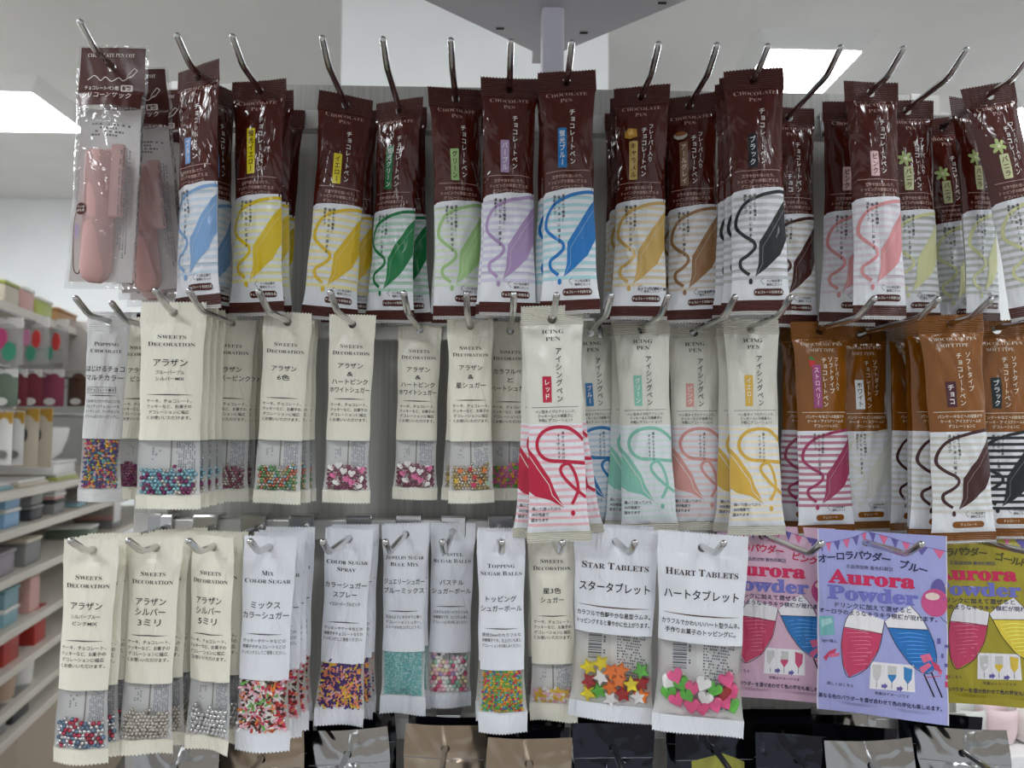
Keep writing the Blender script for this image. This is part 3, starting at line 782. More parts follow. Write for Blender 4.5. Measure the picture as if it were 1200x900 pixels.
sachet('pastel ball', ('PASTEL', 'SUGAR BALLS'), ('パステル', 'シュガーボール'), ('パステルカラーのカラフルな', '砂糖菓子です。仕上げにも楽し', 'デコレーションをお楽しみください。'), base='white', win=.70, fill0=.72, r=2.2, jp0=.325, W=42,
       items=[(S['white'], 5), (S['palepink'], 4), (mat('sugar rose', (214, 96, 130), .38), 3), (S['lilac'], 1), (S['mint'], 2), (S['cream'], 2)], bot=14)
sachet('rainbow ball', ('TOPPING', 'SUGAR BALLS'), ('トッピング', 'シュガーボール'), ('直径2mmのカラフルな', '砂糖菓子です。仕上げにも楽し', 'デコレーションをお楽しみください。'), base='white', win=.685, fill0=.69, wavy=0, r=1.15, jp0=.335, W=42, lineat=.48,
       items=[(S['orange'], 2), (S['yellow'], 2), (S['green'], 3), (S['blue'], 1), (S['teal'], 1), (S['hot'], 1)], bot=18)
sachet('tiny star', SD, ('星3色', 'シュガー'), SW_T, jp0=.325, W=42, win=.70, fill0=.83, r=1.5, shape='star', items=[(S['yellow'], 3), (S['palepink'], 2), (S['white'], 2)], bot=16, pitch=1.7)

def tablets(key, en, jp, body):
    W, H = 76, 171; h = W / 2; win = .545; bot = 15
    bag = Bag(W, H, 15, top=20, bot=bot, hole=3.8, hd=13, a=1.5, b=.5, seed=hash_(key), wr=.45, curl=2, tooth=1.3,
              zones=[(0, 19, M_wsugc), (19, win * H, M_wsug), (win * H, H - bot, M_clear), (H - bot, H, M_wsugc)],
              backzones=[(0, win * H, M_wsug), (win * H, H - bot, M_back), (H - bot, H, M_wsugc)])
    A = Art()
    A.g = 'title_print'
    A.text(en, 0, H * .20, 8.2, ink((66, 48, 48)), width=62, bold=.0, ser=True, small_caps=True)
    A.g = 'name_print'
    A.text(jp, 0, H * .31, 9.2, I_dark, width=min(66, len(jp) * 9.4), bold=.012)
    A.g = 'caption_print'
    A.line([(-34 + 68 * k / 10, H * .405 + .8 * math.sin(k / 10 * 3.1)) for k in range(11)], 1.1, ink((96, 60, 52)), 2, taper=True)
    for i, t in enumerate(body): A.text(t, 0, H * (.447 + i * .042), 5, I_dark, width=min(70, len(t) * 4.5), bold=.012)
    B = Art(); B.g = 'back_print'; rn = random.Random(3); d = win * H + 2
    while d < win * H + 26:
        t = rn.choice((.5, .5, .9, 1.3)); B.rect(-h * .64, -h * .3, d, d + t, ink((96, 100, 112)), 1); d += t + rn.choice((.5, .8, 1.1))
    B.smalltext(-h * .27, -h * .18, win * H + 2, win * H + 26, ink((110, 112, 122)), 1, seed=5, vert=True)
    B.smalltext(h * .1, h * .9, win * H + 1, H - bot - 6, ink((110, 114, 124)), 22, seed=7, dens=.72)
    B.rect(-.3 * h + 9, -.3 * h + 20, win * H, H - bot - 1, ink((236, 236, 234)), 1)
    PENS[key] = Kind('tablet_bag', bag, A, B, scale=.965)
tablets('star tablet', 'STAR TABLETS', 'スタータブレット', ('カラフルで色鮮やかな星型ラムネ。', 'トッピングすると華やかに仕上がります。'))
tablets('heart tablet', 'HEART TABLETS', 'ハートタブレット', ('カラフルでかわいいハート型ラムネ。', '手作りお菓子のトッピングに。'))

# ---- powder sachets with party print
def powder(key, bg, tname, tcol, liq, small):
    W, H = 110, 168
    mbg = film('sachet ' + key, bg, .3, .2); pale = film('sachet edge', (214, 212, 222), .35, .2)
    bag = Bag(W, H, 5, top=14, bot=8, hole=3.4, hx=-12.5, hd=10.5, a=1, b=.4, seed=hash_(key), wr=.3, curl=1.5, tooth=.35,
              zones=[(0, 168, mbg)], cut=7, teeth=3.2, narrow=.15)
    A = Art()
    def C(cx, cy):
        v = (cy - 90) / 760
        for _ in range(3):
            l = 375 - 17 * v; r = 840 + 48 * v; uu = (cx - l) / (r - l); v = (cy - 90 - 4 * uu) / (735 + 61 * uu)
        return (uu - .5) * W, v * H
    def poly(pts, m, l=1): A.fill([C(*p) for p in pts], m, l)
    def txt(t, cx, cy, size, m, w=None, **k): x, d = C(cx, cy); A.text(t, x, d, size, m, width=w, **k)
    ip = ink((226, 110, 150)); il = ink((104, 96, 168)); iw = ink((242, 240, 244)); ik = ink((40, 36, 48)); it = ink(tcol); ipink = ink((206, 66, 106))
    A.g = 'bunting_print'
    bl = [(378, 150), (430, 142), (500, 122), (560, 92)]; br = [(560, 92), (640, 112), (720, 135), (845, 160)]
    for ln in (bl, br):
        A.line([C(*p) for p in ln], .5, il, 2, smooth=True)
        for k, (a, q) in enumerate(zip(catmull(ln, 2)[:-1], catmull(ln, 2)[1:])):
            w = .72; a2 = (a[0] + (q[0] - a[0]) * .12, a[1] + (q[1] - a[1]) * .12); q2 = (a[0] + (q[0] - a[0]) * .84, a[1] + (q[1] - a[1]) * .84)
            poly([a2, q2, ((a2[0] + q2[0]) / 2 + 4, (a2[1] + q2[1]) / 2 + 40)], [il, ip][k % 2], 1)
    A.g = 'name_print'
    title = 'オーロラパウダー ' + tname; n = len(title)
    for i, ch in enumerate(title):
        if ch == ' ': continue
        f = i / (n - 1); cx = 392 + 370 * f; cy = 212 - 22 * math.sin(math.pi * min(1, f * 1.15)) + 30 * f ** 3
        txt(ch, cx, cy, 8.6, it, bold=.03, rot=-.16 + .42 * f)
    txt('食品添加物 着色料製剤', 566, 242, 3.9, ink((90, 88, 120)), bold=.01)
    A.g = 'title_print'
    txt('Aurora', 574, 285, 17.5, ink((212, 34, 92)), w=74, bold=.028, ser=True)
    txt('Powder', 578, 352, 17.5, ink((116, 118, 200)), w=78, bold=.028, ser=True)
    navy = ink((44, 40, 84))
    A.g = 'caption_print'
    txt('ドリンクに加えて混ぜると', 580, 405, 5.2, navy, w=65, bold=.016)
    txt('オーロラのようなキラキラ模様が現れます。', 598, 435, 5.0, navy, w=100, bold=.016)
    A.g = 'glass_print'
    poly([(508, 412), (626, 455), (616, 512), (470, 490), (486, 440)], iw, 2)
    poly([(471, 488), (617, 512), (604, 580), (560, 655), (490, 692), (466, 645), (459, 560)], ipink, 2)
    A.line([C(*p) for p in ((508, 412), (478, 460), (459, 560), (466, 645), (490, 692), (560, 655), (606, 575), (620, 500), (626, 455))], .55, ik, 3, smooth=True)
    A.line([C(471, 488), C(545, 498), C(617, 512)], .8, ink((120, 30, 60)), 3)
    for k in range(9): A.line([C(475 + 9 * k % 40, 512 + k * 16), C(540 + (k * 23) % 40, 508 + k * 16), C(585 - k * 5, 516 + k * 15)], .7, ink((232, 130, 160)), 3, smooth=True, taper=True)
    im = ink(liq); imd = ink([int(c * .5) for c in liq]); iml = ink([min(255, c + 60) for c in liq])
    poly([(626, 462), (660, 430), (722, 392), (760, 435), (788, 490), (640, 486)], iw, 2)
    poly([(640, 486), (790, 492), (815, 540), (828, 600), (822, 655), (792, 674), (735, 640), (675, 560)], im, 2)
    A.line([C(*p) for p in ((626, 462), (640, 490), (675, 560), (735, 640), (792, 674), (822, 655), (828, 600), (800, 510), (770, 450), (722, 392))], .55, ik, 3, smooth=True)
    A.line([C(640, 486), C(790, 492)], .8, imd, 3)
    for k in range(8): A.line([C(665 + k * 9, 512 + k * 16), C(720 + k * 5, 505 + k * 17), C(785 + k * 4, 515 + k * 15)], .7, iml, 3, smooth=True, taper=True)
    A.line([C(784, 676), C(826, 772)], 1.3, ik, 3); A.line([C(812, 668), C(857, 775)], 1.3, ik, 3)
    A.line([C(788, 690), C(850, 684)], .6, ipink, 4)
    poly([(765, 598), (800, 590), (815, 615), (780, 630)], ip, 4); poly([(765, 650), (800, 628), (812, 640), (780, 675)], ip, 4); poly([(805, 615), (840, 640), (852, 668), (826, 660)], ipink, 4)
    A.g = 'balloon_print'
    x, d = C(832, 348); A.ell(x, d, 9, 10.5, ink((232, 222, 196)), 2)
    x, d = C(866, 335); A.ell(min(x, 54 - 6.5), d, 6.4, 12, il, 3)
    x, d = C(812, 378); A.ell(x, d, 11.5, 12.5, ink((206, 84, 140)), 4); A.ell(x - 2, d - 5.5, 6, 3.4, ink((236, 214, 206)), 5)
    A.line([C(830, 430), C(845, 450), C(866, 465)], .5, ik, 3)
    A.g = 'confetti_print'
    for (cx, cy, w, hh, m) in ((832, 538, 3, 5, il), (862, 560, 3, 2.6, il), (850, 600, 2, 4, il), (868, 640, 3, 3, il), (846, 668, 3, 4, ip), (874, 690, 2.2, 4, ipink), (872, 720, 2.4, 5, ipink)):
        x, d = C(cx, cy); A.rect(x - w / 2, x + w / 2, d - hh / 2, d + hh / 2, m, 3)
    poly([(385, 612), (412, 585), (440, 575), (432, 596), (408, 606), (396, 628)], ipink, 2); poly([(405, 600), (452, 592), (448, 606), (415, 612)], ip, 3)
    poly([(372, 446), (430, 444), (434, 520), (376, 526)], ink((120, 186, 190)), 2); poly([(382, 460), (420, 452), (426, 470), (384, 490)], ink((168, 214, 214)), 3)
    txt('2g×1袋入', 412, 545, 3.4, navy, bold=.01)
    A.g = 'picture_strip_print'
    A.fill([C(576, 626), C(745, 640), C(752, 752), C(572, 738)], iw, 2)
    for k, (cx, col, f) in enumerate(((600, None, 0), (660, small, .45), (722, small, 1))):
        cy = 668 + k * 5
        poly([(cx - 18, cy - 30), (cx + 18, cy - 28), (cx + 15, cy + 20), (cx, cy + 42), (cx - 15, cy + 18)], ink((206, 206, 204)), 3)
        if col: poly([(cx - 17, cy + 38 - 70 * f), (cx + 17, cy + 30 - 50 * f), (cx + 15, cy + 20), (cx, cy + 42), (cx - 15, cy + 18)], ink(col), 4)
        A.line([C(cx, cy + 42), C(cx, cy + 66)], .6, I_grey, 4)
    for cx, cy in ((632, 728), (692, 738)): poly([(cx - 12, cy - 7), (cx, cy - 7), (cx, cy - 14), (cx + 13, cy), (cx, cy + 14), (cx, cy + 7), (cx - 12, cy + 7)], il, 4)
    A.g = 'notice_print'
    txt('写真はイメージです', 662, 764, 3.2, navy, bold=.005); txt('詳しくはこちら', 455, 722, 3.3, navy, bold=.005)
    txt('異なる色のパウダーを混ぜ合わせて色の変化も楽しめます。', 612, 794, 4.6, navy, w=103, bold=.018)
    A.rect(-55, -54, 0, 168, ink((222, 218, 228)), 1); A.rect(54, 55, 0, 168, ink((222, 218, 228)), 1)
    PENS[key] = Kind('powder_sachet', bag, A, scale=.935)
powder('pink powder', (222, 184, 206), 'ピンク', (206, 40, 80), (40, 120, 190), (208, 80, 120))
powder('blue powder', (168, 172, 226), 'ブルー', (52, 50, 96), (36, 116, 192), (60, 136, 200))
powder('gold powder', (172, 160, 44), 'ゴールド', (86, 84, 40), (236, 214, 70), (226, 196, 70))

# ---- silicone sleeves for the pens, in clear bags with a brown header
def sleeve_bag():
    W, H = 60, 206; h = 30
    cl = clear_film('bag film', gloss=.22, haze=.05)
    bag = Bag(W, H, 26, top=40, bot=4, hole=3.7, hd=19, a=.8, b=.35, seed=11, wr=.9, curl=1.5, tooth=0, step=5, narrow=.18,
              zones=[(0, 206, cl)])
    head = mat('brown header card', (74, 28, 22), .3, bump=.15, bscale=40)
    ex = []
    def card(name, d0, d1, m, yf, x0=-h + 2.2, x1=h - 4):
        mb = MB(); nx, nd = 10, 14; vs = []
        for j in range(nd + 1):
            for i in range(nx + 1):
                x = x0 + (x1 - x0) * i / nx; d = d0 + (d1 - d0) * j / nd
                f = bag.on(x, d, False, 0); k = bag.on(x, d, True, 0); vs.append(Vector((f.x, f.y + (k.y - f.y) * yf, f.z)) * .001)
        mb.add(vs, [(j * (nx + 1) + i, (j + 1) * (nx + 1) + i, (j + 1) * (nx + 1) + i + 1, j * (nx + 1) + i + 1) for j in range(nd) for i in range(nx)], m)
        me = mb.mesh(name, True); return me
    ex.append(('header_card', bag.patch('header_card', -28, 27, 1.5, 52.5, head, .1), None))
    ex.append(('insert_card', card('insert_card', 52, 200, mat('insert card', (232, 230, 228), .5), .9), None))
    pinkm = mat('pink silicone', (216, 172, 168), .45, bump=.05, bscale=30)
    mb = MB(); pts = []; rr = []
    y0 = (bag.on(-4, 120, False, 0).y + bag.on(-4, 120, True, 0).y) / 2
    for d, r in ((92, 12.6), (93, 13.2), (110, 13.2), (150, 13.0), (176, 13.4), (190, 13), (197, 10.5), (200.5, 6)):
        pts.append((-5 * .001, (y0 - .5) * .001, -(d - bag.hd) * .001)); rr.append(r * .00092)
    mb.tube(pts, rr, pinkm, 24); sl = mb.mesh('silicone_sleeve', True, 45); ex.append(('silicone_sleeve', sl, None))
    mb = MB(); f = bag.on(8, 120, False, 0)
    mb.box((.0105, (y0 - 4) * .001, -(116 - bag.hd) * .001), (.011, .006, .062), pinkm, bev=.0022); mb.box((.006, (y0 - 2) * .001, -(92 - bag.hd) * .001), (.012, .006, .006), pinkm, bev=.001)
    ex.append(('sleeve_clip', mb.mesh('sleeve_clip', True, 40), None))
    A = Art(); cw = ink((236, 226, 220))
    A.g = 'title_print'
    A.text('CHOCOLATE PEN COT', -1, 8.5, 4.4, cw, width=40, bold=-.004, ser=True, layer=9)
    A.line([(-20, 30), (-15, 26), (-12, 27.5), (-9, 30), (-5, 27), (0, 30.5), (6, 27.5), (10, 30), (16, 26)], .7, cw, 3, smooth=True)
    A.line([(14, 25), (19, 19)], .6, cw, 3); A.line([(16.4, 27), (21.4, 21)], .6, cw, 3); A.line([(19, 19), (21.4, 21)], .6, cw, 3); A.line([(14, 25), (12.6, 28), (16.4, 27)], .6, cw, 3)
    A.text('チョコレートペン用', -8, 36.4, 4, cw, width=28, bold=.02, layer=3); A.rrect(8, 18, 33.6, 39, 1, cw, 3); A.text('耐熱', 13, 36.3, 3.8, ink((74, 28, 22)), bold=.03, layer=5)
    A.text('シリコーンサック', -1, 45, 6, cw, width=42, bold=.01, layer=9)
    A.g = 'insert_print'
    A.ell(-15, 142, 5, 5, ink((84, 36, 30)), 2); A.line([(-15, 140), (-21, 148), (-22, 165), (-21, 190), (-16, 194), (-13.5, 182)], .9, ink((84, 36, 30)), 2, smooth=True)
    A.text('ペンの', -15, 140.5, 2.6, cw, bold=.014); A.text('持ち手', -15, 143.5, 2.6, cw, bold=.014)
    A.g = 'fine_print'
    A.smalltext(-9, 24, 70, 82, ink((120, 116, 120)), 4, seed=3); A.smalltext(16, 24, 90, 190, ink((140, 136, 140)), 4, seed=5, vert=True); A.smalltext(-24, -19, 110, 138, ink((140, 136, 140)), 3, seed=6, vert=True)
    A.g = 'insert_mark'
    A.ell(-18.5, 160, 2, 6, ink((170, 150, 186)), 2)
    PENS['sleeve'] = Kind('sleeve_packet', bag, A, None, ex)
sleeve_bag()
def foil(key, m, patch=None, W=72, seed=0, dark=None):
    bag = Bag(W, 120, 6, top=30, bot=8, hole=3.6, hd=21, a=1, b=.45, seed=seed, wr=1.1, curl=4, tooth=0, zones=[(0, 120, m)], backzones=[(0, 120, dark or m)], teeth=4)
    A = Art(); h = W / 2
    if patch: A.fill([(-h * .6, 30), (h * .2, 24), (h * .75, 31), (h * .75, 60), (-h * .6, 60)], ink(patch), 1)
    A.rect(-h + 1, h - 1, 29, 29.5, I_grey, 1)
    A.rrect(-h * .8, h * .8, 62, 100, 3, ink((210, 208, 200)), 1)
    PENS[key] = Kind('foil_sachet', bag, A)
FA = mat('silver foil', (176, 176, 176), .14, metal=1, bump=1, bscale=9, bdist=.02); FB = mat('dark foil', (52, 54, 62), .13, metal=.9, bump=1, bscale=9, bdist=.02)
FC = mat('warm foil', (168, 152, 134), .26, metal=.85, bump=1, bscale=10, bdist=.015); FD = mat('black film', (14, 15, 18), .15, bump=.8, bscale=14, bdist=.012)
foil('silver foil', FA, None, seed=3, dark=FD); foil('dark foil', FB, None, seed=4, dark=FD); foil('warm foil', FC, None, seed=5, dark=FD); foil('black foil', FD, None, seed=6); foil('olive foil', FB, (150, 150, 60), seed=8, dark=FD); foil('yellow foil', FC, (176, 170, 60), seed=9, dark=FD)
# ------------------------------------------------------------------ hanging the packets
ORD = ['foremost', 'second', 'third', 'fourth', 'fifth', 'sixth']
BEND = {0: (.632, .606), 1: (.632, .605), 2: (.608, .586), 3: (.625, .60)}
def hang(row, px, py, desc, hookdesc, items, group, cat='packet', tipx=0, bend=None):
    """items: (kind, depth, yaw, roll[, pitch[, own description]]) from the front of the hook to its back"""
    x = at(px, py, items[0][1]).x; z = ROWZ[row]
    hook(x, z, hookdesc, 'chrome hooks of the %s row' % ROWN[row], tipx=tipx, bend=(bend or BEND[row])[0], tip=(bend or BEND[row])[1])
    out = []
    n = len([i for i in items if len(i) < 6])
    c = 0
    for it in items:
        k = PENS[it[0]]
        r = k.place((x, it[1], z - (k.bag.hole * k.scale * k.tall * .001 - WIRE)), it[2], it[3], it[4] if len(it) > 4 else 0)
        if len(it) > 5: lab = it[5]
        else:
            lab = desc + (', %s on its hook' % ORD[c] if n > 1 else ''); c += 1
        tag(r, lab, cat, group); out.append(r)
    return out
G1 = 'pen packets on the top row'
def p1(px, py, col, items, word=None, **k):
    w = word or col
    return hang(0, px, py, 'brown and white pen packet with %s pen print' % w, 'chrome hook of the %s pen packets on the top row' % w, items, G1, **k)
hang(0, 132, 93, 'clear packet with a pink silicone sleeve under a brown header', 'chrome hook holding the pink silicone sleeve packets',
     [('sleeve', .64, 0, 1), ('sleeve', .68, 8, -7), ('sleeve', .722, 0, -3)], 'silicone sleeve packets', bend=(.612, .588))
p1(233, 88, 'light blue', [('light blue', .652, -26, -2), ('light blue', .685, 62, -2)])
p1(304, 105, 'fluorescent yellow', [('fluorescent yellow', .678, -8, -1), ('fluorescent yellow', .70, -4, -1), ('fluorescent yellow', .738, 5, 2)], 'sharp yellow')
p1(405, 126, 'yellow', [('yellow', .705, 16, 3), ('yellow', .736, 4, 0)], 'golden yellow')
p1(468, 128, 'fluorescent green', [('fluorescent green', .715, -22, 2), ('fluorescent green', .738, -12, -2)], 'deep green')
p1(534, 117, 'pale green', [('pale green', .687, 14, -2), ('pale green', .735, 4, 0)])
p1(597, 103, 'purple', [('purple', .664, 2, 0), ('purple', .679, -2, 1)])
p1(664, 97, 'fluorescent blue', [('fluorescent blue', .65, -10, -1), ('fluorescent blue', .668, -5, 1)], 'bright blue')
p1(752, 112, 'caramel', [('caramel', .677, -14, 1), ('caramel', .70, -10, 2), ('caramel', .734, -8, 1)], 'caramel toffee')
p1(808, 117, 'tea', [('tea', .694, -16, -1), ('tea', .72, -6, 0)], 'milk tea brown')
p1(883, 87, 'black', [('black', .641, -8, -1), ('black', .655, -6, 0), ('black', .669, -6, 1)])
p1(925, 130, 'chocolate', [('chocolate', .716, 2, 0), ('chocolate', .738, 0, 1)], 'dark chocolate')
p1(1021, 100, 'pink', [('pink', .66, 3, -1), ('pink', .70, -12, 2)], 'rose pink')
p1(1063, 121, 'vanilla', [('vanilla', .697, 2, -1), ('vanilla', .736, 4, 0)], 'straight-hanging pale vanilla flower')
p1(1160, 104, 'vanilla', [('vanilla', .662, 4, -11, 0, 'slanting brown and white pen packet with vanilla flower print'), ('vanilla', .692, 24, -4, 0, 'brown and white vanilla packet turned sideways showing its pale edge'),
                          ('vanilla', .735, -4, -4, 0, 'brown and white vanilla packet behind the one turned sideways')], 'slanting vanilla')
G2 = 'sugar sachets on the second row'
def p2(px, py, desc, items, hookw=None, group=G2, **k):
    return hang(1, px, py, desc, 'second-row chrome hook holding the %s' % (hookw or desc), items, group, **k)
p2(128, 366, 'silvery sachet of multicoloured popping chocolate', [('popping', .70, 2, 1)], bend=(.667, .644))
p2(168, 372, 'cream sachet of magenta pearls behind the popping chocolate sachet', [('magenta pearl', .728, 0, 0)], hookw='magenta pearl sachet', bend=(.692, .668))
p2(204, 360, 'wide cream sachet of magenta and sky blue pearls', [('blue purple silver pearl', .64, 4, 0), ('blue purple silver pearl', .655, 2, -.5), ('blue purple silver pearl', .67, 0, -1), ('blue purple silver pearl', .686, 2, -1)], hookw='wide cream sachets of magenta and blue pearls')
p2(272, 375, 'cream sachet of pink and silver pearls', [('silver pink pearl', .705, 10, 1), ('silver pink pearl', .718, 6, 0), ('silver pink pearl', .73, 0, -1)])
p2(337, 374, 'cream sachet of green and coral pearls', [('six colour pearl', .69, 6, 2), ('six colour pearl', .703, 4, 0), ('six colour pearl', .716, 2, -1)])
p2(413, 379, 'cream sachet of hearts and pearls beside the green and coral pearls', [('heart pearl', .70, 4, 1)], hookw='heart sachet beside the green and coral pearls')
p2(492, 388, 'cream sachet of hearts and pearls beside the sugar star sachet', [('heart pearl', .737, 2, 1)], hookw='heart sachet beside the sugar star sachet')
p2(551, 379, 'cream sachet of sugar stars and gold pearls', [('star pearl', .705, 6, -1), ('star pearl', .728, 2, 2)])
p2(598, 390, 'cream sachet of bright flower sugar behind the red icing packets', [('flower pair', .737, 2, 0)], hookw='bright flower sugar sachet')
GI = 'icing pen packets on the second row'
p2(647, 377, 'white icing packet with a red squiggle', [('red icing', .652, -2, -2), ('red icing', .672, -2, 1.5), ('red icing', .69, -14, -7)], hookw='red icing packets', group=GI)
p2(692, 391, 'white icing packet with a blue squiggle', [('blue icing', .737, 10, -3)], group=GI)
p2(752, 388, 'white icing packet with a mint green squiggle', [('mint icing', .715, -4, -2), ('mint icing', .735, 4, 2)], group=GI)
p2(813, 391, 'white icing packet with a salmon pink squiggle', [('pink icing', .733, -4, -1)], group=GI)
p2(880, 383, 'white icing packet with a yellow squiggle', [('yellow icing', .70, 4, -1), ('yellow icing', .722, 2, 1)], group=GI)
GS = 'caramel brown pen packets on the second row'
p2(960, 386, 'caramel brown pen packet with strawberry pink print', [('strawberry', .71, 4, -1), ('strawberry', .735, 2, 2)], group=GS)
p2(1008, 389, 'caramel brown pen packet with white chocolate print', [('white chocolate', .737, 4, -1)], group=GS)
p2(1114, 375, 'caramel brown pen packet with dark chocolate print', [('dark chocolate', .66, -4, -2), ('dark chocolate', .682, 4, 1), ('dark chocolate', .706, 30, 1), ('dark chocolate', .732, 30, 2)], group=GS)
p2(1168, 381, 'caramel brown pen packet with black stripes and pen print', [('soft black', .69, -6, -1)], group=GS)
G3 = 'sugar sachets on the third row'
def p3(px, py, desc, items, group=G3, hookw=None, **k):
    return hang(2, px, py, desc, 'third-row chrome hook holding the %s' % (hookw or desc), items, group, **k)
p3(107, 648, 'cream sachet of silver, blue and rose pearls', [('silver blue pink pearl', .616, -2, 1), ('silver blue pink pearl', .628, -2, 0), ('silver blue pink pearl', .64, -2, -1), ('silver blue pink pearl', .653, 0, -1)])
p3(182, 645, 'cream sachet of small silver pearls', [('small silver pearl', .632, -3, 1), ('small silver pearl', .646, -2, -.5), ('small silver pearl', .659, -2, -1), ('small silver pearl', .671, 0, -2), ('small silver pearl', .684, 2, -2)])
p3(250, 645, 'cream sachet of large bright silver pearls', [('large silver pearl', .637, -20, 0), ('large silver pearl', .655, -14, -1), ('large silver pearl', .667, -10, -1)])
p3(316, 645, 'white sachet of mixed red and white sugar sticks', [('mixed sprinkle', .637, -3, 1), ('mixed sprinkle', .664, -2, 0), ('mixed sprinkle', .678, -2, -1), ('mixed sprinkle', .70, 2, 0)])
p3(409, 632, 'white sachet of purple and yellow sugar sticks', [('purple yellow sprinkle', .69, -5, 2), ('purple yellow sprinkle', .706, -2, 0), ('purple yellow sprinkle', .722, 2, 0)])
p3(475, 627, 'white sachet of teal sugar crystals', [('teal crystal', .717, -3, 0), ('teal crystal', .733, 0, -1)])
p3(531, 622, 'white sachet of pastel sugar balls', [('pastel ball', .736, 3, 1)])
p3(587, 637, 'white sachet of rainbow sugar balls', [('rainbow ball', .674, -4, -1), ('rainbow ball', .70, 0, 0)])
p3(646, 637, 'cream sachet of tiny pink and yellow stars', [('tiny star', .70, -3, -1), ('tiny star', .722, 2, 0)])
st = p3(722, 640, 'wide white bag of star-shaped tablets', [('star tablet', .676, -14, 2), ('star tablet', .70, -6, 2)], cat='bag', group='tablet bags on the third row')
ht = p3(823, 640, 'wide white bag of heart-shaped tablets', [('heart tablet', .646, -14, 2)], cat='bag', group='tablet bags on the third row')
GP = 'powder sachets on the third row'
p3(893, 629, 'pink powder sachet with party print', [('pink powder', .716, -14, 1)], group=GP)
p3(1015, 637, 'lilac blue powder sachet with party print', [('blue powder', .674, -18, 1)], group=GP)
p3(1134, 637, 'gold powder sachet with party print', [('gold powder', .70, -14, -1), ('gold powder', .72, -10, -1)], group=GP)
# tablets lying in the two bags
def tablet(name, outline, r, th, m, loc, rot, label, cat, group):
    mb = MB(); n = len(outline)
    lay = ((-1, .78), (-.75, .95), (.75, .95), (1, .78)); vs = []
    for y, s in lay: vs += [(p[0] * r * s, y * th / 2, p[1] * r * s) for p in outline]
    fs = [tuple(range(n)), tuple(range(3 * n, 4 * n))[::-1]]
    for k in range(3): fs += [(k * n + t, (k + 1) * n + t, (k + 1) * n + (t + 1) % n, k * n + (t + 1) % n) for t in range(n)]
    mb.add(vs, fs, m); o = mb.build(name); o.location = loc; o.rotation_euler = rot
    return tag(o, label, cat, group)
TC = {k: mat('tablet ' + k, v, .35, coat=.2) for k, v in dict(yellow=(244, 224, 40), white=(246, 244, 244), orange=(244, 128, 40), green=(98, 190, 70), red=(176, 26, 34), pink=(240, 92, 150)).items()}
rt_ = random.Random(8)
def fill_bag(bagobj, kind, lst, name, outline, r, group, what):
    bag = PENS[kind].bag; mw = Matrix.Translation(bagobj.location) @ bagobj.rotation_euler.to_matrix().to_4x4() @ Matrix.Scale(PENS[kind].scale, 4); inv = mw.inverted(); used = {}
    for px, py, c in lst:
        # where the line of sight meets the bag's middle sheet
        e = inv @ EYE; p = inv @ at(px, py, bagobj.location.y); d = p - e; q = e + d * (-e.y / d.y)
        x = q.x * 1000 + bag.hx; dd = bag.hd - q.z * 1000
        x = max(-bag.W / 2 + r * 1000 + 2, min(bag.W / 2 - r * 1000 - 2, x))
        f = bag.on(x, dd, False, 0); k = bag.on(x, dd, True, 0)
        loc = mw @ Vector((f.x * .001, (f.y + 3.2) * .001 if k.y - f.y > 6.4 else (f.y + k.y) / 2 * .001, f.z * .001))
        rot = Matrix.Rotation(bagobj.rotation_euler.z, 3, 'Z') @ Matrix.Rotation(rt_.uniform(-.6, .6), 3, 'Y') @ Matrix.Rotation(rt_.uniform(-.25, .25), 3, 'X')
        tablet(name, outline, r, .0048, TC[c], loc, rot.to_euler(), '%s sugar %s inside the wide bag printed with %s lettering' % (c, what, what), 'candy', group)
STARS = [(688, 780, 'yellow'), (704, 775, 'yellow'), (704, 792, 'white'), (716, 785, 'orange'), (729, 784, 'orange'), (726, 796, 'orange'), (716, 804, 'orange'), (754, 786, 'green'), (689, 797, 'red'), (764, 801, 'red'), (742, 802, 'yellow'), (701, 808, 'green'), (688, 811, 'yellow'), (731, 812, 'red'), (750, 817, 'white'), (766, 817, 'orange'), (716, 818, 'white')]
HEARTS = [(789, 791, 'pink'), (780, 798, 'white'), (797, 800, 'green'), (811, 805, 'pink'), (824, 800, 'white'), (782, 811, 'green'), (792, 818, 'pink'), (805, 813, 'green'), (827, 817, 'white'), (838, 807, 'green'), (855, 797, 'pink'), (850, 811, 'red'), (866, 812, 'pink'), (810, 826, 'pink'), (839, 826, 'pink'), (851, 823, 'pink'), (864, 828, 'green'), (823, 829, 'pink')]
fill_bag(st[0], 'star tablet', STARS, 'star_tablet', STAR, .0078, 'star tablets in the bag', 'star')
fill_bag(ht[0], 'heart tablet', HEARTS, 'heart_tablet', HEART, .0068, 'heart tablets in the bag', 'heart')
# lowest row: foil sachets, only their tops reach into the picture
G4 = 'foil sachets on the lowest row'
FW = {'silver foil': 'silver foil', 'dark foil': 'dark grey foil', 'warm foil': 'beige foil', 'black foil': 'black film', 'olive foil': 'dark foil with olive print', 'yellow foil': 'beige foil with yellow print'}
def p4(px, py, where, items):
    its = [it + (0, '%s sachet below the %s, %s on its hook' % (FW[it[0]], where, ORD[i])) for i, it in enumerate(items)]
    return hang(3, px, py, '', 'lowest-row chrome hook below the ' + where, its, G4)
p4(206, 893, 'small silver pearls', [('silver foil', .665, -4, 3), ('black foil', .70, -8, 0)])
p4(307, 887, 'mixed sugar sticks', [('warm foil', .68, -6, -3), ('dark foil', .715, -4, 0)])
p4(408, 886, 'purple sugar sticks', [('silver foil', .69, -4, -5), ('black foil', .73, 0, -4)])
p4(522, 876, 'pastel sugar balls', [('warm foil', .70, 2, 4), ('black foil', .72, 0, 3)])
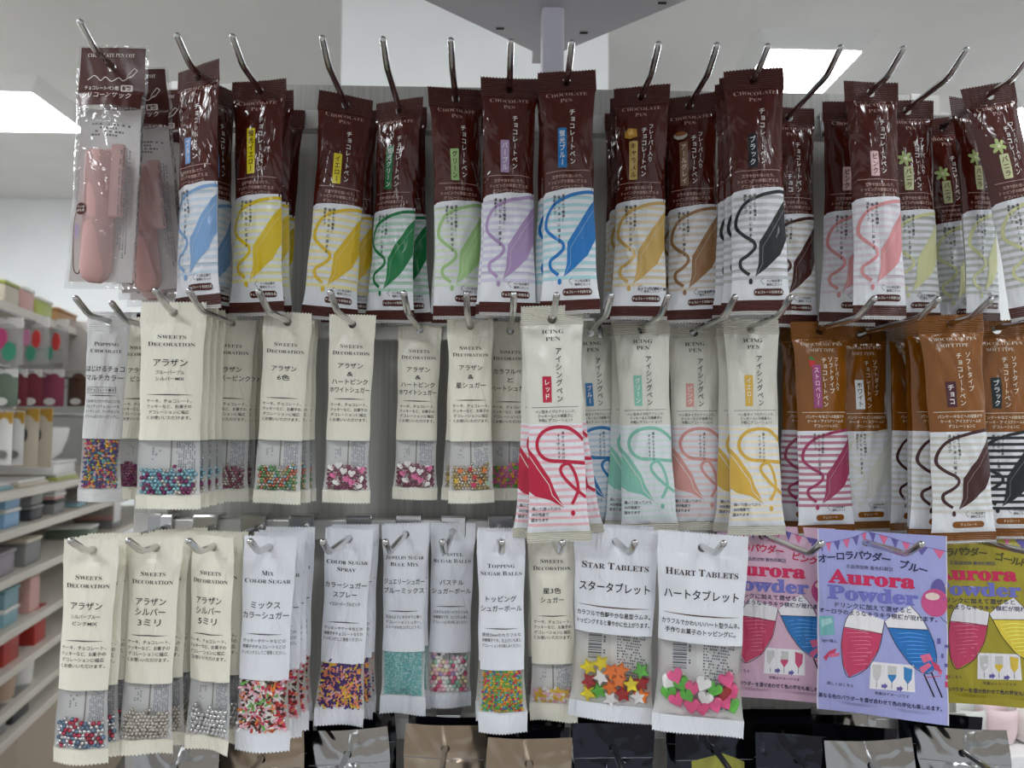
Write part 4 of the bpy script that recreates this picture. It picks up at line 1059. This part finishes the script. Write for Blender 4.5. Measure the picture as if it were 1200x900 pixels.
p4(620, 892, 'rainbow sugar balls', [('warm foil', .67, 2, 3), ('dark foil', .70, 0, 2), ('black foil', .73, 0, 0)])
p4(719, 876, 'star tablets', [('dark foil', .70, 4, 0), ('silver foil', .715, -2, 0)])
p4(838, 880, 'heart tablets', [('olive foil', .695, 2, 1), ('dark foil', .725, -4, 1)])
p4(935, 890, 'pink powder sachet', [('dark foil', .675, 2, 2), ('silver foil', .70, 2, 2), ('black foil', .72, 0, 0), ('dark foil', .736, 0, -3)])
p4(1020, 882, 'lilac powder sachet', [('silver foil', .665, -6, -5), ('dark foil', .695, 0, 2), ('silver foil', .725, 4, 0)])
p4(1128, 884, 'gold powder sachet', [('silver foil', .69, -24, -5), ('dark foil', .725, -4, 2)])
# ------------------------------------------------------------------ the aisle shelving at the left
M_shelf = mat('shelf board', (216, 210, 198), .45); M_shback = mat('shelf back', (150, 148, 142), .6); M_base = mat('shelf base', (172, 158, 140), .6)
vp = CAMROT @ Vector(((397 - 600) / F, (450 - 505) / F, -1)); dv = Vector((vp.x, vp.y, 0)).normalized()     # along the shelf, away
nv = Vector((dv.y, -dv.x, 0))                                                                      # out of the shelf face, to the right
O = at(0, 582, 2.25); O.z = 0
def sp(s, out, z): return O + dv * s + nv * out + Vector((0, 0, z))
ROT = Matrix(((dv.x, -nv.x, 0), (dv.y, -nv.y, 0), (0, 0, 1)))       # local x along, local y into the shelf
rot_e = ROT.to_euler()
BZ = [at(0, y, 2.25).z for y in (583, 631, 690, 757, 807, 857)]
rt = empty('shelving_unit', sp(-.5, 0, 0), rot_e); tag(rt, 'long cream shelving unit stacked with containers along the side aisle', 'shelving')
LEN = 2.9; DEP = .34
for z in BZ + [1.9]:
    b = MB(); b.box((LEN / 2, DEP / 2, z - .002), (LEN, DEP, .026), M_shelf, bev=.003); b.build('shelf_board', rt)
b = MB(); b.box((LEN / 2, DEP + .015, 1.03), (LEN, .03, 2.06), M_shback); b.build('back_panel', rt)
gz = at(0, 893, 2.25).z
for k in range(4):
    b = MB(); b.box((LEN / 8 + k * LEN / 4, DEP / 2 + .004, (gz - .02) / 2 + .012), (LEN / 4 - .004, DEP - .01, gz - .05), M_base, bev=.002); b.build('base_panel', rt)
b = MB(); b.box((LEN / 2, DEP / 2, gz - .002), (LEN, DEP, .028), M_shelf, bev=.003); b.build('shelf_board', rt)
b = MB(); b.box((LEN / 2, DEP / 2 + .02, .006), (LEN - .02, DEP - .06, .012), M_dark); b.build('kick_gap', rt)
for k in range(3):
    b = MB(); b.box((.02 + k * (LEN - .04) / 2, DEP - .01, 1.03), (.03, .02, 2.06), M_shelf); b.build('upright', rt)
BZ.append(gz)
for yy in (373, 433, 482):
    zz = at(20, yy, sp(.13, 0, 0).y).z; b = MB(); b.tube([(0.02, 0, zz), (1.7, 0, zz)], .004, M_chrome, 8); b.build('hang_rail', rt, True)
    for xx in (.05, .85, 1.66):
        b = MB(); b.tube([(xx, 0, zz), (xx, DEP, zz)], .004, M_chrome, 8); b.build('rail_arm', rt, True)
TOPS = [z + .011 for z in BZ]
# containers: sizes in metres, s along the shelf, from the pixel they stand at
def s_of(px, py_board_row, inset=.02):
    """distance along the shelf whose front edge shows at this picture column"""
    v = CAMROT @ Vector(((px - 600) / F, 0, -1)); v.z = 0
    o = O + nv * (-inset)
    # solve EYE + v*t = o + dv*s
    det = v.x * -dv.y + dv.x * v.y
    ex, ey = o.x - EYE.x, o.y - EYE.y
    return (v.x * ey - v.y * ex) / (v.x * -dv.y - -dv.x * v.y) if False else (ex * v.y - ey * v.x) / (dv.y * v.x - dv.x * v.y)
def lid_box(s, z, w, h, d, body, lid, label, cat='box', tall=False, inset=.03, group='containers on the aisle shelving', lidh=.012):
    r = empty('storage_box', sp(s, -inset - d / 2, z), rot_e)
    b = MB(); b.box((0, 0, (h - lidh) / 2), (w, d, h - lidh), body, bev=min(.006, h * .2)); b.build('body', r, True, 40)
    b = MB(); b.box((0, 0, h - lidh / 2), (w * 1.04, d * 1.04, lidh), lid, bev=lidh * .35); b.build('lid', r, True, 40)
    tag(r, label, cat, group); return r
def tub(s, z, rr, h, body, lid, label, inset=.03, flip=False):
    r = empty('round_tub', sp(s, -inset - rr, z), rot_e)
    b = MB(); b.lathe([(0.001, 0), (rr * .86, 0), (rr * .9, .004), (rr, h * .85), (rr * .93, h * .85), (rr * .8, .01), (.001, .01)], body, 20); b.build('body', r, True, 40)
    b = MB(); b.lathe([(.001, h), (rr * .9, h), (rr * 1.05, h * .97), (rr * 1.05, h * .85), (rr * .98, h * .85)], lid, 20); b.build('lid', r, True, 40)
    tag(r, label, 'tub', 'containers on the aisle shelving'); return r
def cm(n, c, rough=.35): return mat('container ' + n, c, rough)
K = dict(blue=cm('blue', (132, 172, 204)), white=cm('white', (226, 224, 220)), grey=cm('grey', (128, 128, 126)), dark=cm('dark', (52, 54, 58)), pink=cm('pink', (206, 160, 152)), cream=cm('cream', (206, 196, 176)),
         teal=cm('teal', (128, 166, 176)), red=cm('red', (170, 48, 40)), wine=cm('wine', (96, 34, 34)), sage=cm('sage', (112, 128, 112)), brown=cm('brown', (92, 66, 54)), beige=cm('beige', (186, 160, 140)), green=cm('green', (170, 180, 90)), kraft=cm('kraft', (168, 124, 80)), lilac=cm('lilac', (150, 140, 150)))
# shelf B: row of small boxes seen between the two upper boards
for px, w, stack in ((2, .11, ((.07, 'cream', 'sage'),)), (26, .115, ((.058, 'blue', 'white'), (.058, 'blue', 'white'))), (54, .1, ((.05, 'dark', 'grey'), (.055, 'grey', 'cream'))), (80, .11, ((.05, 'grey', 'dark'), (.024, 'pink', 'white'), (.024, 'white', 'pink'))), (106, .11, ((.03, 'teal', 'grey'),))):
    s = s_of(px, 1); z = TOPS[1]
    for i, (h, a, l) in enumerate(stack):
        lid_box(s, z, w, h - .001, .14, K[a], K[l], '%s lidded box with %s lid, %s of its pile on the aisle shelf' % (a, l, ['bottom', 'second', 'top'][i]) if len(stack) > 1 else '%s lidded box standing singly on the second aisle shelf' % a); z += h
# shelf C: dark baskets and a pale lid
for i, (px, w, h, a, l) in enumerate(((-8, .1, .1, 'dark', 'dark'), (22, .12, .075, 'lilac', 'lilac'), (52, .13, .085, 'grey', 'cream'))):
    lid_box(s_of(px, 2), TOPS[2], w, h, .2, K[a], K[l], '%s basket with %s lid on the third aisle shelf' % (a, l), 'basket')
# price card between the boards
b = MB(); b.box((0, 0, -.045), (.1, .002, .09), K['white']); o = b.build('price_card'); o.location = sp(s_of(136, 2), .004, BZ[1]); o.rotation_euler = rot_e; tag(o, 'white price card hanging below the aisle shelf edge', 'card')
for px, w, h, a, l in ((120, .12, .05, 'sage', 'white'), (146, .14, .05, 'grey', 'pink')):
    lid_box(s_of(px, 2), TOPS[2], w, h, .16, K[a], K[l], '%s box with %s lid beside the white price card' % (a, l))
# shelf D
for i, (px, stack) in enumerate(((0, ((.05, 'cream', 'white'), (.05, 'cream', 'white'), (.05, 'pink', 'pink'))), (30, ((.055, 'teal', 'white'), (.06, 'teal', 'teal'))))):
    z = TOPS[3]; s = s_of(px, 3)
    for j, (h, a, l) in enumerate(stack):
        lid_box(s, z, .11, h - .001, .14, K[a], K[l], '%s clear-sided box, %s of its pile on the fourth aisle shelf' % (a, ['bottom', 'second', 'top'][j])); z += h
lid_box(s_of(56, 3), TOPS[3], .085, .125, .05, K['pink'], K['beige'], 'tall pink pack standing on the fourth aisle shelf', 'pack')
# shelf E: red boxes
lid_box(s_of(2, 4), TOPS[4], .12, .09, .16, K['lilac'], K['lilac'], 'mottled lilac box on the fifth aisle shelf'); lid_box(s_of(32, 4), TOPS[4], .12, .1, .16, K['red'], K['wine'], 'red box with dark lid on the fifth aisle shelf'); lid_box(s_of(64, 4), TOPS[4], .1, .12, .12, K['red'], K['red'], 'tall red box on the fifth aisle shelf')
# shelf F: round tubs
tub(s_of(2, 5), TOPS[5], .05, .09, K['red'], K['red'], 'round red tub on the sixth aisle shelf')
tub(s_of(20, 5), TOPS[5], .05, .1, K['wine'], K['brown'], 'round wine brown tub on the sixth aisle shelf'); tub(s_of(38, 5), TOPS[5], .05, .09, K['beige'], K['cream'], 'round beige tub on the sixth aisle shelf'); tub(s_of(58, 5), TOPS[5], .055, .1, K['white'], K['teal'], 'round white tub with teal lid on the sixth aisle shelf')
# shelf G: grey boxes
for px, a in ((20, 'grey'), (46, 'dark')): lid_box(s_of(px, 6), TOPS[6], .13, .085, .18, K['grey'] if a == 'grey' else K['dark'], K['grey'], '%s lidded crate on the lowest aisle shelf' % a, 'crate')
lid_box(s_of(0, 6), TOPS[6], .08, .09, .18, K['white'], K['white'], 'white box on the lowest aisle shelf')
# packs on shelf A and the hanging packs above it
def trays(px, w, d, col, label):
    r = empty('flat_tray', sp(s_of(px, 0), -.03 - d / 2, TOPS[0]), rot_e)
    b = MB(); b.box((0, 0, .006), (w, d, .012), K[col], bev=.003); b.build('base', r); b = MB(); b.box((0, 0, .017), (w * .94, d * .94, .01), K['white'], bev=.003); b.build('cover', r); tag(r, label, 'tray', 'flat packs on the top aisle shelf')
trays(8, .22, .2, 'teal', 'flat teal tray under the hanging packs'); trays(50, .24, .22, 'cream', 'flat cream tray under the hanging packs'); trays(88, .22, .2, 'green', 'flat green tray under the white dish')
lid_box(s_of(84, 0), TOPS[0] + .0225, .22, .05, .2, K['white'], K['white'], 'white riser box under the oval dish')
r = empty('oval_dish', sp(s_of(74, 0), -.1, TOPS[0] + .0735), rot_e)
b = MB(); b.lathe([(.001, .0), (.06, .0), (.1, .014), (.122, .04), (.128, .056), (.13, .06), (.12, .062), (.112, .04), (.08, .014), (.001, .012)], K['white'], 28); o = b.build('bowl', r, True, 50); o.scale = (.8, .8, 1.9)
b = MB(); b.lathe([(.001, .03), (.02, .03), (.03, .05), (.02, .06), (.001, .062)], K['dark'], 16, c=(0, 0, .06)); b.build('knob', r, True, 50); tag(r, 'oval white dish with dark knob on the top aisle shelf', 'dish')
M_peg = M_chrome; clr = clear_film('pack film', gloss=.2, haze=.25)
def hanging_pack(px, ytop, ybot, w, header, spots_, label, front=.0, clearbody=True, bodym=None):
    s = s_of(px, 0, -front); base = sp(s, front, 0)
    Y = base.y; zt = at(px, ytop, Y).z; zb = at(px, ybot, Y).z; h = zt - zb
    r = empty('hanging_pack', (base.x, base.y, zb), (0, 0, R(-6)))
    b = MB(); nx = 8; vs = []; fs = []
    for side in (-1, 1):
        for j in range(9):
            for i in range(nx + 1):
                u = -1 + 2 * i / nx; t = .009 * math.sin(math.pi * j / 8) * (1 - u * u) + .0006
                vs.append((u * w / 2, side * t, h * j / 8))
    for side in (0, 1):
        o0 = side * 9 * (nx + 1)
        for j in range(8):
            for i in range(nx): fs.append((o0 + j * (nx + 1) + i, o0 + j * (nx + 1) + i + 1, o0 + (j + 1) * (nx + 1) + i + 1, o0 + (j + 1) * (nx + 1) + i))
    b.add(vs, fs, bodym or clr); b.build('pouch', r, True)
    if header:
        b = MB(); b.box((0, -.002, h * .88), (w * .98, .004, h * .22), header, bev=.001); b.build('header_card', r)
    for (u, v, a, c, m) in spots_:
        b = MB(); n = 14
        vs = [(u * w + a * math.cos(2 * math.pi * k / n), -.0125 - q, v * h + c * math.sin(2 * math.pi * k / n)) for q in (0, .003) for k in range(n)]
        b.add(vs, [tuple(range(n))[::-1], tuple(range(n, 2 * n))] + [(k, (k + 1) % n, n + (k + 1) % n, n + k) for k in range(n)], m); b.build('spoon_bowl' if c > a else 'label_patch', r)
    b = MB(); b.tube([(0, -.012, h * .97), (0, .01, h * .99), (0, .03, h * .99), (0, .035, h * .97)], .0022, M_chrome, 8); b.build('hang_clip', r, True)
    tag(r, label, 'pack', 'packs hanging on the aisle shelving')
pk = cm('hot pink', (214, 84, 140)); gn = cm('spoon green', (80, 168, 138)); rd = cm('spoon red', (222, 74, 76)); lp = cm('light pink', (232, 150, 190)); gold = cm('gold', (196, 152, 60)); maroon = cm('maroon', (126, 54, 62))
hanging_pack(6, 372, 428, .1, K['white'], [(-.1, .55, .021, .03, pk), (.18, .28, .02, .028, gn)], 'clear pack of a pink and a green spoon')
hanging_pack(38, 371, 427, .1, K['white'], [(-.18, .55, .014, .026, lp), (.16, .52, .014, .028, rd), (0, .22, .015, .024, gn)], 'clear pack of three spoons in pink, red and green')
hanging_pack(64, 374, 426, .085, K['white'], [(.1, .48, .014, .03, rd), (-.2, .22, .014, .024, gn)], 'clear pack of a red and a green spoon')
hanging_pack(88, 376, 434, .1, K['white'], [], 'pale grey wrapped pack beside the spoon packs', bodym=cm('wrap', (196, 190, 186)))
for px, m, l in ((6, K['sage'], 'mottled olive pack'), (21, maroon, 'slim maroon pack beside the olive pack'), (39, maroon, 'slim maroon pack beside the wine pink pack'), (62, cm('wine pink', (150, 70, 96)), 'wine pink pack'), (92, K['brown'], 'dark brown pack')):
    hanging_pack(px, 432, 476, .062 if m is maroon else .08, K['white'], [(0, .12, .02, .012, K['white'])], l + ' hanging in the middle row', bodym=m)
for px, l in ((8, 'white pack with gold top beside the slim pack'), (22, 'slim white pack with gold top')): hanging_pack(px, 482, 545, .05, gold, [(0, .2, .02, .012, K['grey'])], l, bodym=K['white'])
for px, l in ((34, 'ivory pack with gold top and dark oval'), (50, 'ivory pack with gold top beside the white dish')): hanging_pack(px, 478, 548, .08, gold, [(0, .55, .012, .022, K['dark'])], l, bodym=K['cream'])
# things on the top board
for px, w, h, a, l, lab in ((14, .11, .075, 'cream', 'green', 'cream box with green lid on the topmost board'), (33, .1, .08, 'pink', 'white', 'pink and white box on the topmost board'), (53, .14, .07, 'green', 'white', 'lime green box on the topmost board'), (80, .2, .062, 'kraft', 'kraft', 'kraft brown box on the topmost board')):
    lid_box(s_of(px, 0), 1.911, w, h, .1, K[a], K[l], lab)

# ------------------------------------------------------------------ white shelf with cups at the right
M_ws = mat('white shelf', (236, 236, 236), .4)
sy = 1.32; zs = at(1160, 868, sy).z; xl = at(1085, 868, sy).x
rt = empty('white_rack', (xl + .45, sy + .12, 0)); tag(rt, 'white shelf rack with ribbed cups beyond the gold powder sachet', 'rack')
for z in (zs, zs + .33, zs - .075, zs - .3):
    b = MB(); b.box((0, 0, z - .014), (.9, .36, .026), M_ws, bev=.002); b.build('shelf_board', rt)
b = MB(); b.box((0, .17, zs / 2 + .22), (.9, .02, zs + .44), M_ws); b.build('back_panel', rt)
for x in (-.44, .44):
    b = MB(); b.box((x, .0, zs / 2 + .22), (.02, .32, zs + .44), M_ws); b.build('side_panel', rt)
def cup(px, rr, h, m, rim, label):
    c = at(px, 866, sy); r = empty('ribbed_cup', (c.x, sy, zs))
    n = 48; prof = [(.62, 0), (.8, .08), (.95, .35), (1, .7), (1, 1), (.94, 1), (.92, .6), (.7, .12), (.01, .1)]
    b = MB(); vs = []; k = len(prof)
    for j in range(n):
        a = 2 * math.pi * j / n
        for i, (q, z) in enumerate(prof):
            e = 1 + (.03 if j % 2 else 0) * (1 if 0 < i < 4 else 0); vs.append((q * rr * e * math.cos(a), q * rr * e * math.sin(a), z * h))
    b.add(vs, [(j * k + i, ((j + 1) % n) * k + i, ((j + 1) % n) * k + i + 1, j * k + i + 1) for j in range(n) for i in range(k - 1)], m); b.build('bowl', r, True)
    b = MB(); b.lathe([(.01, 0), (rr * .62, 0), (rr * .62, .003), (rr * .5, .003)], rim, 24); b.build('foot', r); tag(r, label, 'cup', 'ribbed cups on the white rack')
cup(1131, .031, .058, cm('cup grey', (206, 208, 202)), K['white'], 'pale grey ribbed cup on the white rack')
cup(1168, .031, .058, cm('cup pink', (228, 204, 206)), K['white'], 'pale pink ribbed cup on the white rack')
cup(1207, .031, .056, cm('cup white', (228, 220, 214)), K['beige'], 'white ribbed cup with terracotta base on the white rack')
for i, px in enumerate((1192,)):
    c = at(px, 640, sy); r = empty('round_tub', (c.x, sy + .02, zs + .331)); b = MB(); b.lathe([(.001, 0), (.035, 0), (.04, .07), (.036, .07), (.001, .01)], [K['teal'], K['white']][i], 20); b.build('body', r, True, 40)
    b = MB(); b.lathe([(.001, .085), (.03, .085), (.042, .08), (.042, .07)], K['white'], 20); b.build('lid', r, True, 40); tag(r, ['teal tub', 'white tub'][i] + ' on the upper board of the white rack', 'tub')
